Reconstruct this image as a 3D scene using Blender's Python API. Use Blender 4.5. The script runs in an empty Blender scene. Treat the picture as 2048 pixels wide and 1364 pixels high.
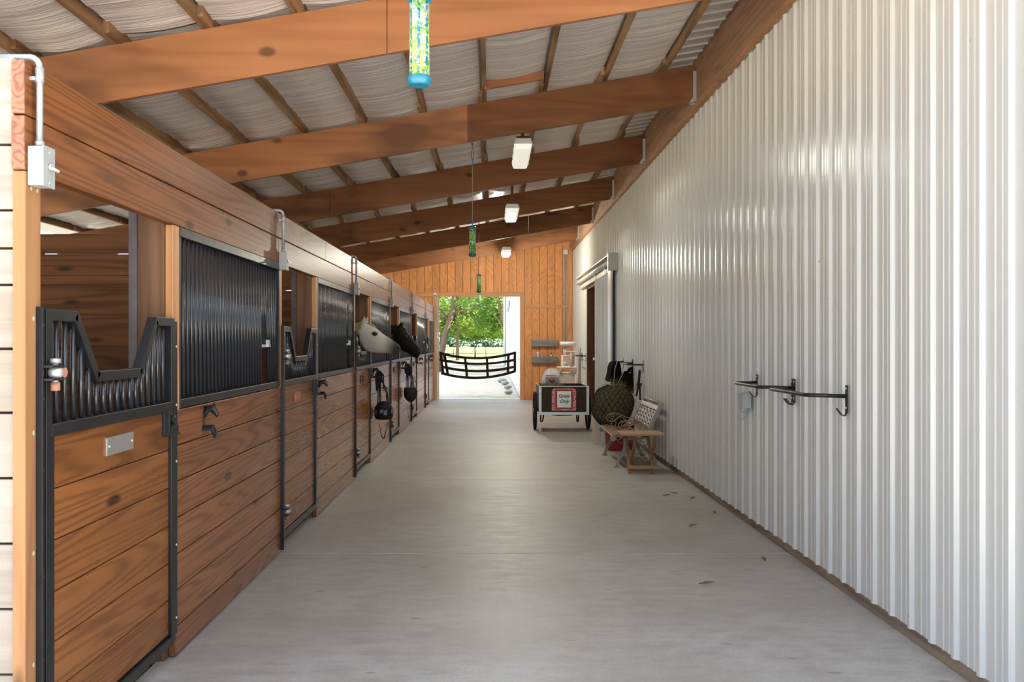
import bpy, math, random
from mathutils import Vector, Matrix, noise as mnoise
R = random.Random(7)
PI = math.pi
C = bpy.context.scene.collection
H = 1.524                      # camera height
ORIG = {}                      # thing root name -> base point

# ------------------------------------------------------------------ mesh builder
class MB:
    def __init__(s):
        s.v = []; s.f = []; s.sm = []
    def add(s, vs, fs, smooth=False):
        o = len(s.v)
        s.v += [tuple(p) for p in vs]
        for f in fs:
            s.f.append(tuple(i + o for i in f)); s.sm.append(smooth)
        return s
    def box(s, x0, x1, y0, y1, z0, z1):
        vs = [(x0,y0,z0),(x1,y0,z0),(x1,y1,z0),(x0,y1,z0),(x0,y0,z1),(x1,y0,z1),(x1,y1,z1),(x0,y1,z1)]
        return s.add(vs, [(0,3,2,1),(4,5,6,7),(0,1,5,4),(1,2,6,5),(2,3,7,6),(3,0,4,7)])
    def bar(s, a, b, w, h, up=(0,0,1)):
        """box beam from a to b: w across, h along up"""
        a = Vector(a); b = Vector(b); d = (b-a).normalized(); up = Vector(up)
        sd = d.cross(up)
        if sd.length < 1e-5: sd = d.cross(Vector((1,0,0)))
        sd.normalize(); u = sd.cross(d).normalized()
        vs = []
        for p in (a, b):
            for i, j in ((-1,-1),(1,-1),(1,1),(-1,1)):
                vs.append(p + sd*(i*w/2) + u*(j*h/2))
        return s.add(vs, [(0,1,2,3),(7,6,5,4),(0,4,5,1),(1,5,6,2),(2,6,7,3),(3,7,4,0)])
    def tube(s, pts, r, seg=8, closed=False, caps=True):
        pts = [Vector(p) for p in pts]; n = len(pts)
        rs = r if isinstance(r, (list, tuple)) else [r]*n
        rings = []; pu = None
        for i in range(n):
            if closed: t = pts[(i+1) % n] - pts[i-1]
            else: t = pts[min(i+1, n-1)] - pts[max(i-1, 0)]
            if t.length < 1e-9: t = Vector((0,0,1))
            t.normalize()
            if pu is None:
                ref = Vector((0,0,1)) if abs(t.z) < .9 else Vector((1,0,0))
                u = t.cross(ref).normalized()
            else:
                u = (pu - t*pu.dot(t))
                if u.length < 1e-6: u = t.cross(Vector((0,0,1)))
                u.normalize()
            pu = u; w = t.cross(u)
            rings.append([pts[i] + (u*math.cos(2*PI*k/seg) + w*math.sin(2*PI*k/seg))*rs[i] for k in range(seg)])
        vs = [p for rg in rings for p in rg]; fs = []
        m = n if closed else n-1
        for i in range(m):
            a = i*seg; b = ((i+1) % n)*seg
            for k in range(seg):
                fs.append((a+k, a+(k+1) % seg, b+(k+1) % seg, b+k))
        s.add(vs, fs, True)
        if caps and not closed:
            o = len(s.v)-len(vs)
            s.f.append(tuple(o+k for k in range(seg))[::-1]); s.sm.append(False)
            s.f.append(tuple(o+(n-1)*seg+k for k in range(seg))); s.sm.append(False)
        return s
    def cyl(s, a, b, r, seg=12): return s.tube([a, b], r, seg)
    def lathe(s, c, prof, seg=24, axis='Z', cap=True):
        c = Vector(c); vs = []; fs = []
        for (r, h) in prof:
            for k in range(seg):
                a = 2*PI*k/seg; p = (r*math.cos(a), r*math.sin(a), h)
                if axis == 'X': p = (p[2], p[0], p[1])
                if axis == 'Y': p = (p[0], p[2], p[1])
                vs.append(c + Vector(p))
        n = len(prof)
        for i in range(n-1):
            for k in range(seg):
                q = (i*seg+k, i*seg+(k+1) % seg, (i+1)*seg+(k+1) % seg, (i+1)*seg+k)
                fs.append(q if axis != 'Y' else q[::-1])
        s.add(vs, fs, True)
        if cap:
            o = len(s.v)-len(vs)
            s.f.append(tuple(o+k for k in range(seg))[::-1]); s.sm.append(False)
            s.f.append(tuple(o+(n-1)*seg+k for k in range(seg))); s.sm.append(False)
        return s
    def prism(s, poly, axis, t0, t1):
        """poly: 2D points; axis X: (y,z), Y: (x,z), Z: (x,y)"""
        n = len(poly)
        def P(p, t):
            return {'X': (t,p[0],p[1]), 'Y': (p[0],t,p[1]), 'Z': (p[0],p[1],t)}[axis]
        vs = [P(p, t0) for p in poly] + [P(p, t1) for p in poly]
        fs = [tuple(range(n))[::-1], tuple(range(n, 2*n))]
        for i in range(n): fs.append((i, (i+1) % n, n+(i+1) % n, n+i))
        return s.add(vs, fs)
    def loft(s, rings, cap=True, smooth=True):
        n = len(rings[0]); vs = [p for r in rings for p in r]; fs = []
        for i in range(len(rings)-1):
            for k in range(n): fs.append((i*n+k, i*n+(k+1) % n, (i+1)*n+(k+1) % n, (i+1)*n+k))
        s.add(vs, fs, smooth)
        if cap:
            o = len(s.v)-len(vs)
            s.f.append(tuple(o+k for k in range(n))[::-1]); s.sm.append(smooth)
            s.f.append(tuple(o+len(vs)-n+k for k in range(n))); s.sm.append(smooth)
        return s
    def ball(s, c, r, seg=12, rings=8):
        rx, ry, rz = r if isinstance(r, (tuple, list)) else (r, r, r)
        vs = [(c[0], c[1], c[2]-rz)]; fs = []
        for i in range(1, rings):
            a = -PI/2 + PI*i/rings
            for k in range(seg):
                b = 2*PI*k/seg
                vs.append((c[0]+rx*math.cos(a)*math.cos(b), c[1]+ry*math.cos(a)*math.sin(b), c[2]+rz*math.sin(a)))
        vs.append((c[0], c[1], c[2]+rz)); t = len(vs)-1
        for k in range(seg): fs.append((0, 1+(k+1) % seg, 1+k))
        for i in range(rings-2):
            for k in range(seg):
                a = 1+i*seg; fs.append((a+k, a+(k+1) % seg, a+seg+(k+1) % seg, a+seg+k))
        a = 1+(rings-2)*seg
        for k in range(seg): fs.append((a+k, a+(k+1) % seg, t))
        return s.add(vs, fs, True)
    def quad(s, a, b, c, d, smooth=False): return s.add([a,b,c,d], [(0,1,2,3)], smooth)
    def build(s, name, mat, parent=None, loc=(0,0,0), bev=0, sub=0, label=None, recalc=True):
        root = parent
        while root is not None and root.parent is not None: root = root.parent
        if root is not None: base = ORIG.get(root.name, Vector((0,0,0)))
        else: base = Vector(loc)
        me = bpy.data.meshes.new(name)
        me.from_pydata([(p[0]-base.x, p[1]-base.y, p[2]-base.z) for p in s.v], [], s.f)
        me.polygons.foreach_set('use_smooth', s.sm)
        if recalc:
            import bmesh
            bm = bmesh.new(); bm.from_mesh(me); bmesh.ops.recalc_face_normals(bm, faces=bm.faces); bm.to_mesh(me); bm.free()
        me.materials.append(mat)
        o = bpy.data.objects.new(name, me); C.objects.link(o)
        if parent is not None: o.parent = parent
        else:
            o.location = base; ORIG[o.name] = base
        if bev:
            m = o.modifiers.new('bevel', 'BEVEL'); m.width = bev; m.segments = 2; m.limit_method = 'ANGLE'; m.angle_limit = .7
        if sub:
            m = o.modifiers.new('subsurf', 'SUBSURF'); m.levels = sub; m.render_levels = sub
        if label: o['label'] = label
        return o

def tag(o, label=None, cat=None, group=None, kind=None):
    if label: o['label'] = label
    if cat: o['category'] = cat
    if group: o['group'] = group
    if kind: o['kind'] = kind
    return o
def thing(name, label, cat, loc, group=None):
    o = bpy.data.objects.new(name, None); C.objects.link(o)
    o.location = loc; o.empty_display_size = .1; ORIG[o.name] = Vector(loc)
    return tag(o, label, cat, group)
def struct(o, label=None, cat=None): return tag(o, label, cat or 'building part', None, 'structure')
def copy_tree(o, parent=None, memo={}):
    c = o.copy(); C.objects.link(c); c.parent = parent
    for ch in [k for k in o.children]: copy_tree(ch, c)
    return c
def dup(root, loc, label, group=None):
    c = copy_tree(root); c.location = loc; ORIG[c.name] = Vector(loc); c['label'] = label
    if group: c['group'] = group
    return c

# ------------------------------------------------------------------ materials
def newmat(name):
    m = bpy.data.materials.new(name); m.use_nodes = True
    nt = m.node_tree; nt.nodes.clear()
    out = nt.nodes.new('ShaderNodeOutputMaterial'); b = nt.nodes.new('ShaderNodeBsdfPrincipled')
    nt.links.new(b.outputs[0], out.inputs[0])
    return m, nt, b
def N(nt, t, **kw):
    n = nt.nodes.new(t)
    for k, v in kw.items():
        if k.startswith('i_'): n.inputs[k[2:].replace('_', ' ')].default_value = v
        else: setattr(n, k, v)
    return n
def math_(nt, op, a, b=None, c=None, clamp=False):
    n = nt.nodes.new('ShaderNodeMath'); n.operation = op; n.use_clamp = clamp
    for i, x in enumerate((a, b, c)):
        if x is None: continue
        if isinstance(x, (int, float)): n.inputs[i].default_value = x
        else: nt.links.new(x, n.inputs[i])
    return n.outputs[0]
def mix(nt, fac, a, b, mode='MIX'):
    n = nt.nodes.new('ShaderNodeMix'); n.data_type = 'RGBA'; n.blend_type = mode
    for sock, x in ((n.inputs[0], fac), (n.inputs[6], a), (n.inputs[7], b)):
        if isinstance(x, (int, float)): sock.default_value = x
        elif isinstance(x, (tuple, list)): sock.default_value = (*x[:3], 1)
        else: nt.links.new(x, sock)
    return n.outputs[2]
def ramp(nt, v, stops):
    n = nt.nodes.new('ShaderNodeValToRGB'); e = n.color_ramp.elements
    while len(e) < len(stops): e.new(.5)
    for i, (p, c) in enumerate(stops):
        e[i].position = p; e[i].color = (*c[:3], 1) if isinstance(c, (tuple, list)) else (c, c, c, 1)
    nt.links.new(v, n.inputs[0]); return n.outputs[0]
def pos(nt, scale=(1,1,1), off=None):
    g = N(nt, 'ShaderNodeNewGeometry'); m = N(nt, 'ShaderNodeVectorMath', operation='MULTIPLY'); m.inputs[1].default_value = scale
    nt.links.new(g.outputs['Position'], m.inputs[0]); o = m.outputs[0]
    if off is not None:
        a = N(nt, 'ShaderNodeVectorMath', operation='ADD'); nt.links.new(o, a.inputs[0]); nt.links.new(off, a.inputs[1]); o = a.outputs[0]
    return o
def noise(nt, vec, scale=1, detail=2, rough=.5, dist=0):
    n = N(nt, 'ShaderNodeTexNoise', i_Scale=scale, i_Detail=detail, i_Roughness=rough, i_Distortion=dist)
    nt.links.new(vec, n.inputs['Vector']); return n.outputs['Fac']
def bump(nt, b, h, strength, dist=.01):
    n = N(nt, 'ShaderNodeBump'); n.inputs['Strength'].default_value = strength; n.inputs['Distance'].default_value = dist
    nt.links.new(h, n.inputs['Height']); nt.links.new(n.outputs[0], b.inputs['Normal'])

def wood(name, axis, light, dark, rough=.45, spec=.5, bands=13, depth=.6, tint=.3, knots=.5, coat=0, streak=.35, stain=None, cross=5.0, along=.35, bmp=.18, rvar=.25, kn=(1.3,4.2)):
    m, nt, b = newmat(name)
    g = N(nt, 'ShaderNodeNewGeometry')
    rnd = g.outputs['Random Per Island']
    rv = N(nt, 'ShaderNodeCombineXYZ')
    nt.links.new(math_(nt, 'MULTIPLY', rnd, 37.3), rv.inputs[0]); nt.links.new(math_(nt, 'MULTIPLY', rnd, 91.7), rv.inputs[1]); nt.links.new(math_(nt, 'MULTIPLY', rnd, 53.1), rv.inputs[2])
    off = rv.outputs[0]
    def sc(a, c): return tuple(a if 'XYZ'[i] == axis else c for i in range(3))
    n1 = noise(nt, pos(nt, sc(along, cross), off), 1, 1.2, .4)
    band = math_(nt, 'MULTIPLY_ADD', math_(nt, 'SINE', math_(nt, 'MULTIPLY', n1, bands*2*PI)), .5, .5)
    band = math_(nt, 'POWER', band, 1.8)
    st = noise(nt, pos(nt, sc(1.5, 70), off), 1, 3, .6)
    blot = noise(nt, pos(nt, sc(.6, 2.5), off), 1, 3, .6)
    fac = math_(nt, 'ADD', math_(nt, 'MULTIPLY', band, depth), math_(nt, 'MULTIPLY', math_(nt, 'SUBTRACT', st, .5), streak*2), clamp=True)
    col = mix(nt, fac, light, dark)
    if knots:
        vo = N(nt, 'ShaderNodeTexVoronoi', i_Scale=1.0); vo.feature = 'F1'
        nt.links.new(pos(nt, sc(*kn), off), vo.inputs['Vector'])
        k = ramp(nt, vo.outputs['Distance'], [(0.0, 1.0), (.07, .9), (.12, 0.0)])
        col = mix(nt, math_(nt, 'MULTIPLY', k, knots), col, tuple(c*.28 for c in dark))
    br = math_(nt, 'ADD', math_(nt, 'MULTIPLY', math_(nt, 'SUBTRACT', rnd, .5), tint), math_(nt, 'MULTIPLY_ADD', math_(nt, 'SUBTRACT', blot, .5), .7, 1.0))
    mm = N(nt, 'ShaderNodeVectorMath', operation='SCALE'); nt.links.new(col, mm.inputs[0]); nt.links.new(br, mm.inputs['Scale'])
    fin = mm.outputs[0]
    if stain:
        sn = noise(nt, pos(nt, sc(.5, 1.6), off), 1, 3, .6)
        fin = mix(nt, ramp(nt, sn, [(.52, 0.0), (.66, .85)]), fin, stain)
    nt.links.new(fin, b.inputs['Base Color'])
    rr = math_(nt, 'MULTIPLY_ADD', st, rvar, rough-rvar/2); nt.links.new(rr, b.inputs['Roughness'])
    b.inputs['Specular IOR Level'].default_value = spec
    if coat: b.inputs['Coat Weight'].default_value = coat; b.inputs['Coat Roughness'].default_value = .25
    bump(nt, b, math_(nt, 'ADD', band, st), bmp, .004)
    return m
def paint(name, col, rough=.4, metal=0, spec=.5, var=.06, vscale=6, bumpy=0, coat=0):
    m, nt, b = newmat(name)
    n = noise(nt, pos(nt), vscale, 3, .6)
    c = mix(nt, n, tuple(max(0, x*(1-var*2)) for x in col), tuple(min(1, x*(1+var*2)) for x in col))
    nt.links.new(c, b.inputs['Base Color']); b.inputs['Metallic'].default_value = metal
    b.inputs['Specular IOR Level'].default_value = spec
    nt.links.new(math_(nt, 'MULTIPLY_ADD', n, .15, rough-.07), b.inputs['Roughness'])
    if coat: b.inputs['Coat Weight'].default_value = coat; b.inputs['Coat Roughness'].default_value = .15
    if bumpy: bump(nt, b, noise(nt, pos(nt), vscale*8, 3, .6), bumpy, .01)
    return m

M = {}
M['board'] = wood('stained_boards', 'Y', (.30,.115,.046), (.12,.040,.016), rough=.25, spec=.22, bmp=.006, rvar=.04, bands=17, depth=.6, tint=.35, knots=.9, cross=7, along=.28)
M['doorboard'] = wood('stained_door_boards', 'Y', (.28,.102,.029), (.115,.036,.011), rough=.27, spec=.18, bmp=.008, rvar=.04, bands=15, depth=.6, tint=.3, knots=.9, cross=7, along=.28)
M['header'] = wood('stained_header', 'Y', (.25,.090,.030), (.09,.030,.011), rough=.36, spec=.1, bmp=.008, rvar=.04, bands=16, depth=.6, tint=.15, knots=.9, cross=6.5, along=.25)
M['header_end'] = wood('header_end_grain', 'Y', (.36,.15,.08), (.16,.055,.03), rough=.6, bands=9, depth=.7, tint=.2, knots=0, cross=14, along=14)
M['post'] = wood('orange_trim_post', 'Z', (.58,.28,.10), (.35,.14,.045), rough=.42, spec=.6, bands=6, depth=.5, tint=.25, knots=.8)
M['cornerpost'] = wood('corner_trim_post', 'Z', (.41,.20,.083), (.28,.12,.045), rough=.5, spec=.3, bands=5, depth=.45, tint=.2, knots=.7)
M['bigpost'] = wood('brown_square_post', 'Z', (.20,.105,.055), (.09,.042,.02), rough=.6, spec=.2, bands=6, depth=.5, tint=.2, knots=.9)
M['weather'] = wood('weathered_boards', 'X', (.36,.305,.25), (.24,.185,.135), rough=.75, spec=.3, bands=7, depth=.4, tint=.2, knots=.7, streak=.4)
M['partition'] = wood('partition_boards', 'X', (.16,.068,.026), (.06,.022,.009), rough=.6, spec=.12, bands=8, depth=.55, tint=.7, knots=.8)
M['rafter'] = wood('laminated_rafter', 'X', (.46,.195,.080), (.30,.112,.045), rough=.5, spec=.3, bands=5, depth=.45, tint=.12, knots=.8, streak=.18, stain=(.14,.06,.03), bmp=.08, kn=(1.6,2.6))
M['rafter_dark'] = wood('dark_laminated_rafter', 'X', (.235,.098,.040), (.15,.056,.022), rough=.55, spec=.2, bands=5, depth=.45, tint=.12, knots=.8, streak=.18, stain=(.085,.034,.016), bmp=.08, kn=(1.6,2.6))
M['purlin'] = wood('purlin_lumber', 'Y', (.37,.22,.11), (.13,.065,.03), rough=.65, spec=.3, bands=5, depth=.6, tint=.3, knots=.5, stain=(.10,.042,.02))
M['ledger'] = wood('ledger_lumber', 'Y', (.36,.20,.11), (.20,.095,.05), rough=.6, bands=8, depth=.5, tint=.25, knots=.7)
M['sill'] = wood('sill_lumber', 'Y', (.27,.205,.145), (.13,.095,.065), rough=.8, spec=.2, bands=8, depth=.5, tint=.3, knots=.4)
M['plywood'] = wood('grooved_plywood', 'Z', (.84,.38,.14), (.62,.25,.08), rough=.6, spec=.4, bands=15, depth=.55, tint=.12, knots=.1, streak=.2, cross=3.2, along=.9)
M['plytrim'] = wood('plywood_trim', 'X', (.76,.36,.15), (.56,.23,.085), rough=.55, bands=6, depth=.4, tint=.15, knots=.5)
M['plytrimv'] = wood('plywood_trim_upright', 'Z', (.76,.37,.16), (.56,.235,.09), rough=.55, bands=6, depth=.4, tint=.15, knots=.5)
M['jamb'] = wood('weathered_jamb', 'Z', (.60,.52,.42), (.40,.33,.25), rough=.7, bands=5, depth=.4, knots=.2)
M['darkjamb'] = wood('dark_jamb', 'Z', (.20,.085,.03), (.09,.035,.014), rough=.6, bands=4, depth=.5, knots=.3)
M['teak'] = wood('folding_table_wood', 'X', (.40,.24,.11), (.22,.12,.05), rough=.5, bands=6, depth=.5, knots=.1)
M['teakz'] = wood('folding_table_leg_wood', 'Z', (.34,.17,.075), (.17,.08,.033), rough=.5, bands=6, depth=.5, knots=.1)
M['slat'] = wood('bench_slat_wood', 'Y', (.34,.165,.08), (.17,.075,.035), rough=.22, spec=.7, bands=6, depth=.5, knots=.1, coat=.6)
M['shelf'] = wood('grey_shelf_wood', 'X', (.27,.27,.27), (.13,.13,.135), rough=.7, bands=6, depth=.5, knots=.3)
M['trunk'] = wood('tree_bark', 'Z', (.15,.115,.075), (.07,.052,.035), rough=.9, spec=.1, bands=9, depth=.6, knots=0)
M['blackmetal'] = paint('black_painted_steel', (.014,.014,.0155), .33, 0, .35, .2, 18)
M['barmetal'] = paint('black_steel_bars', (.016,.019,.023), .22, 0, .8, .0, 1)
M['galv'] = paint('galvanised_steel', (.56,.58,.59), .42, .75, .5, .1, 30)
M['conduit'] = paint('grey_conduit', (.40,.43,.42), .38, .35, .5, .06, 14)
M['boxgrey'] = paint('grey_box_paint', (.38,.40,.38), .42, .1, .5, .05, 10)
M['white'] = paint('white_plastic', (.80,.80,.77), .35, 0, .5, .03, 6)
M['greystrip'] = paint('weathered_grey_strip', (.13,.11,.105), .7, 0, .2, .25, 12)
M['bolt'] = paint('zinc_bolt', (.62,.60,.56), .4, .5, .5, .1, 60)
M['rust'] = paint('rusty_nut', (.42,.20,.14), .7, .1, .3, .2, 60)
M['plate'] = paint('brushed_name_plate', (.52,.50,.46), .35, .7, .5, .1, 40)
M['redplate'] = paint('red_name_plate', (.55,.14,.11), .5, 0, .4, .25, 90)
M['iron'] = paint('tan_cast_iron', (.27,.19,.12), .5, .2, .5, .15, 20)
M['irongrey'] = paint('grey_cast_iron', (.30,.28,.24), .5, .2, .5, .12, 20)
M['lattice'] = paint('glare_white_lattice', (.72,.72,.71), .35, 0, .5, .1, 40)  # white glare on the bench back, painted in as its colour
M['leather'] = paint('black_leather', (.010,.009,.009), .6, 0, .25, .2, 25, .1)
M['blackcloth'] = paint('black_cloth', (.010,.009,.009), .95, 0, .02, .2, 25, .1)
M['guard'] = paint('brown_black_webbing', (.026,.020,.013), .8, 0, .15, .2, 60)
M['webbing'] = paint('black_webbing', (.014,.013,.013), .7, 0, .3, .2, 60)
M['greymesh'] = paint('grey_fleece', (.22,.23,.25), .9, 0, .1, .1, 80, .4)
M['padtrim'] = paint('tan_piping', (.45,.38,.26), .7, 0, .3, .1, 30)
M['bandana'] = None
M['paper'] = paint('plastic_sleeved_paper', (.72,.76,.72), .2, 0, .6, .05, 30, .1, .5)
M['ink'] = paint('black_ink', (.03,.03,.04), .6, 0, .2, .02, 5)
M['plydark'] = paint('dark_brown_plywood', (.040,.024,.015), .5, 0, .2, .15, 9)
M['tyre'] = paint('black_rubber', (.022,.019,.017), .75, 0, .3, .2, 30)
M['alum'] = paint('aluminium_edging', (.66,.71,.70), .35, .3, .5, .06, 20)
M['red'] = paint('red_tub_plastic', (.33,.022,.025), .45, 0, .5, .08, 8)
M['card'] = paint('beige_board', (.58,.50,.40), .8, 0, .2, .06, 5)
M['greyboard'] = paint('pale_grey_board', (.62,.59,.59), .7, 0, .2, .04, 5)
M['plush'] = paint('beige_plush', (.55,.47,.41), .95, 0, .1, .08, 60, .5)
M['plushwhite'] = paint('white_plush', (.85,.82,.79), .95, 0, .1, .05, 60, .5)
M['sisal'] = paint('sisal_rope_post', (.66,.50,.36), .9, 0, .1, .12, 90, .6)
M['bagwhite'] = paint('white_bag_plastic', (.82,.80,.79), .3, 0, .5, .05, 14, .25)
M['bagred'] = paint('red_bag_print', (.72,.16,.14), .35, 0, .5, .1, 25)
M['bagbrown'] = paint('brown_bag_print', (.30,.13,.09), .35, 0, .5, .15, 25)
M['teal'] = paint('teal_plastic', (.005,.15,.24), .25, 0, .6, .06, 6)
M['tealdark'] = paint('dark_teal_plastic', (.01,.14,.17), .25, 0, .6, .06, 6)
M['string'] = paint('tan_string', (.45,.30,.18), .8, 0, .2, .1, 60)
M['bluestring'] = paint('blue_string', (.05,.16,.50), .8, 0, .2, .1, 60)
M['brownstub'] = paint('brown_wood_block', (.16,.065,.025), .6, 0, .3, .1, 20)
M['yellow'] = paint('yellow_jar', (.70,.55,.18), .4, 0, .5, .05, 20)
M['blackhoof'] = paint('dark_hoof', (.05,.04,.03), .6, 0, .3, .1, 20)
M['concrete2'] = None

def mk_siding(name, col, rough=.30, streak=0.0):
    m, nt, b = newmat(name)
    n = noise(nt, pos(nt, (2,2,.25)), 1.2, 3, .6)
    c = mix(nt, n, tuple(x*.93 for x in col), tuple(min(1, x*1.05) for x in col))
    sp = N(nt, 'ShaderNodeTexVoronoi', i_Scale=1.0); nt.links.new(pos(nt, (3,7.3,3.1)), sp.inputs['Vector'])
    k = ramp(nt, sp.outputs['Distance'], [(0, 1.0), (.028, 1.0), (.04, 0.0)])
    c = mix(nt, math_(nt, 'MULTIPLY', k, .6), c, (.22,.20,.17))
    nt.links.new(c, b.inputs['Base Color']); b.inputs['Roughness'].default_value = rough
    b.inputs['Specular IOR Level'].default_value = .55
    bump(nt, b, noise(nt, pos(nt, (1,3,1.2)), 1, 2, .5), .06, .02)
    return m
M['siding'] = mk_siding('white_ribbed_siding', (.60,.59,.545), .23)
M['doorsiding'] = mk_siding('sliding_door_siding', (.66,.66,.62))
M['outsiding'] = mk_siding('outside_white_siding', (.66,.67,.66), .4)
M['trimcream'] = paint('cream_track_trim', (.60,.52,.41), .45, 0, .5, .05, 6)

def mk_concrete():
    m, nt, b = newmat('worn_concrete')
    n1 = noise(nt, pos(nt), .9, 5, .6); n2 = noise(nt, pos(nt, (1,2.2,1)), 5, 5, .65); n3 = noise(nt, pos(nt), 60, 3, .7)
    c = ramp(nt, n1, [(.3, (.36,.335,.30)), (.5, (.435,.415,.385)), (.72, (.50,.49,.48))])
    c = mix(nt, ramp(nt, n2, [(.36, .55), (.56, 0.0)]), c, (.29,.25,.20))
    c = mix(nt, ramp(nt, n3, [(.38, .35), (.6, 0.0)]), c, (.28,.26,.24))
    sp = N(nt, 'ShaderNodeTexVoronoi', i_Scale=1.0); nt.links.new(pos(nt, (2.1,5.5,1)), sp.inputs['Vector'])
    k = ramp(nt, sp.outputs['Distance'], [(0, .7), (.05, .7), (.09, 0.0)])
    c = mix(nt, k, c, (.20,.165,.125))
    nt.links.new(c, b.inputs['Base Color'])
    nt.links.new(math_(nt, 'MULTIPLY_ADD', n2, .3, .33), b.inputs['Roughness']); b.inputs['Specular IOR Level'].default_value = .45
    bump(nt, b, math_(nt, 'ADD', n3, math_(nt, 'MULTIPLY', n2, .6)), .15, .006)
    return m
M['concrete'] = mk_concrete()
M['joint'] = paint('pale_joint_filler', (.62,.60,.57), .8, 0, .2, .1, 20)
M['apron'] = paint('pale_bounce_ground', (.62,.585,.53), .9, 0, .2, .08, 12)  # made pale to bounce light up into the aisle
M['dirt'] = paint('stall_bedding', (.16,.115,.07), .95, 0, .1, .25, 9, .5)

def mk_insul():
    m, nt, b = newmat('white_insulation_sheet')
    n1 = noise(nt, pos(nt, (1.2,26,1)), 1, 4, .6, .4); n2 = noise(nt, pos(nt, (2.2,70,1)), 1, 3, .6, .3); n3 = noise(nt, pos(nt), .7, 2, .5)
    c = mix(nt, n3, (.86,.80,.76), (.92,.87,.84))
    c = mix(nt, ramp(nt, n1, [(.3, .25), (.5, 0.0)]), c, (.68,.61,.57))
    nt.links.new(c, b.inputs['Base Color']); b.inputs['Roughness'].default_value = .27; b.inputs['Specular IOR Level'].default_value = .6
    bump(nt, b, math_(nt, 'ADD', n1, math_(nt, 'MULTIPLY', n2, .35)), .75, .03)
    return m
M['insul'] = mk_insul()

def mk_band():
    m, nt, b = newmat('red_patterned_cloth')
    w = N(nt, 'ShaderNodeTexVoronoi', i_Scale=38.0); w.feature = 'DISTANCE_TO_EDGE'; nt.links.new(pos(nt), w.inputs['Vector'])
    c = mix(nt, ramp(nt, w.outputs['Distance'], [(.08, 1.0), (.2, 0.0)]), (.33,.02,.03), (.70,.36,.35))
    nt.links.new(c, b.inputs['Base Color']); b.inputs['Roughness'].default_value = .8
    return m
M['bandana'] = mk_band()

def mk_flytube():
    m, nt, b = newmat('printed_trap_tube')
    g = N(nt, 'ShaderNodeTexCoord')
    v = N(nt, 'ShaderNodeTexVoronoi', i_Scale=120.0); nt.links.new(g.outputs['Object'], v.inputs['Vector'])
    s = N(nt, 'ShaderNodeSeparateColor'); nt.links.new(v.outputs['Color'], s.inputs[0])
    c = ramp(nt, s.outputs[0], [(0, (.27,.42,.035)), (.28, (.10,.31,.02)), (.45, (.38,.40,.045)), (.62, (.40,.44,.40)), (.8, (.18,.35,.09)), (.95, (.05,.18,.06))])
    n = noise(nt, g.outputs['Object'], 22, 2, .5); c = mix(nt, ramp(nt, n, [(.5, 0.0), (.62, .75)]), c, (.42,.46,.44))
    sx = N(nt, 'ShaderNodeSeparateXYZ'); nt.links.new(g.outputs['Object'], sx.inputs[0])
    ang = math_(nt, 'ARCTAN2', sx.outputs[1], sx.outputs[0])
    stripe = math_(nt, 'SINE', math_(nt, 'MULTIPLY', ang, 7)); 
    nz = noise(nt, g.outputs['Object'], 95, 1, .5)
    msk = math_(nt, 'MULTIPLY', math_(nt, 'GREATER_THAN', stripe, .55), math_(nt, 'GREATER_THAN', nz, .47))
    c = mix(nt, msk, c, (.004,.13,.18))
    nt.links.new(c, b.inputs['Base Color']); b.inputs['Roughness'].default_value = .2; b.inputs['Coat Weight'].default_value = .6
    return m
M['flytube'] = mk_flytube()
def mk_greentube():
    m, nt, b = newmat('green_printed_trap_tube')
    g = N(nt, 'ShaderNodeTexCoord')
    v = N(nt, 'ShaderNodeTexVoronoi', i_Scale=110.0); nt.links.new(g.outputs['Object'], v.inputs['Vector'])
    s = N(nt, 'ShaderNodeSeparateColor'); nt.links.new(v.outputs['Color'], s.inputs[0])
    c = ramp(nt, s.outputs[0], [(0, (.12,.36,.03)), (.4, (.06,.22,.04)), (.6, (.30,.55,.12)), (.8, (.55,.75,.50)), (.95, (.02,.10,.04))])
    nt.links.new(c, b.inputs['Base Color']); b.inputs['Roughness'].default_value = .2; b.inputs['Coat Weight'].default_value = .6
    return m
M['greentube'] = mk_greentube()

def mk_horse(name, body, muzzle, x0, x1, mottled=.12, rough=.65):
    m, nt, b = newmat(name)
    g = N(nt, 'ShaderNodeNewGeometry'); sx = N(nt, 'ShaderNodeSeparateXYZ'); nt.links.new(g.outputs['Position'], sx.inputs[0])
    n = noise(nt, pos(nt), 9, 4, .6); n2 = noise(nt, pos(nt), 45, 3, .6)
    c = mix(nt, n, tuple(x*(1-mottled) for x in body), tuple(min(1, x*(1+mottled)) for x in body))
    c = mix(nt, ramp(nt, n2, [(.35, .3), (.5, 0.0)]), c, tuple(x*.55 for x in body))
    t = math_(nt, 'DIVIDE', math_(nt, 'SUBTRACT', math_(nt, 'ADD', sx.outputs[0], math_(nt, 'MULTIPLY', n, .05)), x0), x1-x0, clamp=True)
    c = mix(nt, t, c, muzzle)
    nt.links.new(c, b.inputs['Base Color']); b.inputs['Roughness'].default_value = rough; b.inputs['Specular IOR Level'].default_value = .12
    bump(nt, b, n2, .1, .004)
    return m
M['greyhorse'] = mk_horse('grey_horse_coat', (.56,.53,.45), (.06,.055,.05), -1.25, -1.12)
M['darkhorse'] = mk_horse('dark_bay_coat', (.008,.0055,.0045), (.006,.005,.005), -1.2, -1.1, .2, .6)
M['manepale'] = paint('pale_yellow_mane', (.42,.33,.17), .8, 0, .2, .25, 40, .5)
M['manedark'] = paint('black_mane', (.012,.010,.008), .7, 0, .3, .2, 40, .5)
M['eye'] = paint('dark_eye', (.01,.008,.006), .08, 0, .6, .02, 5)
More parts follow.
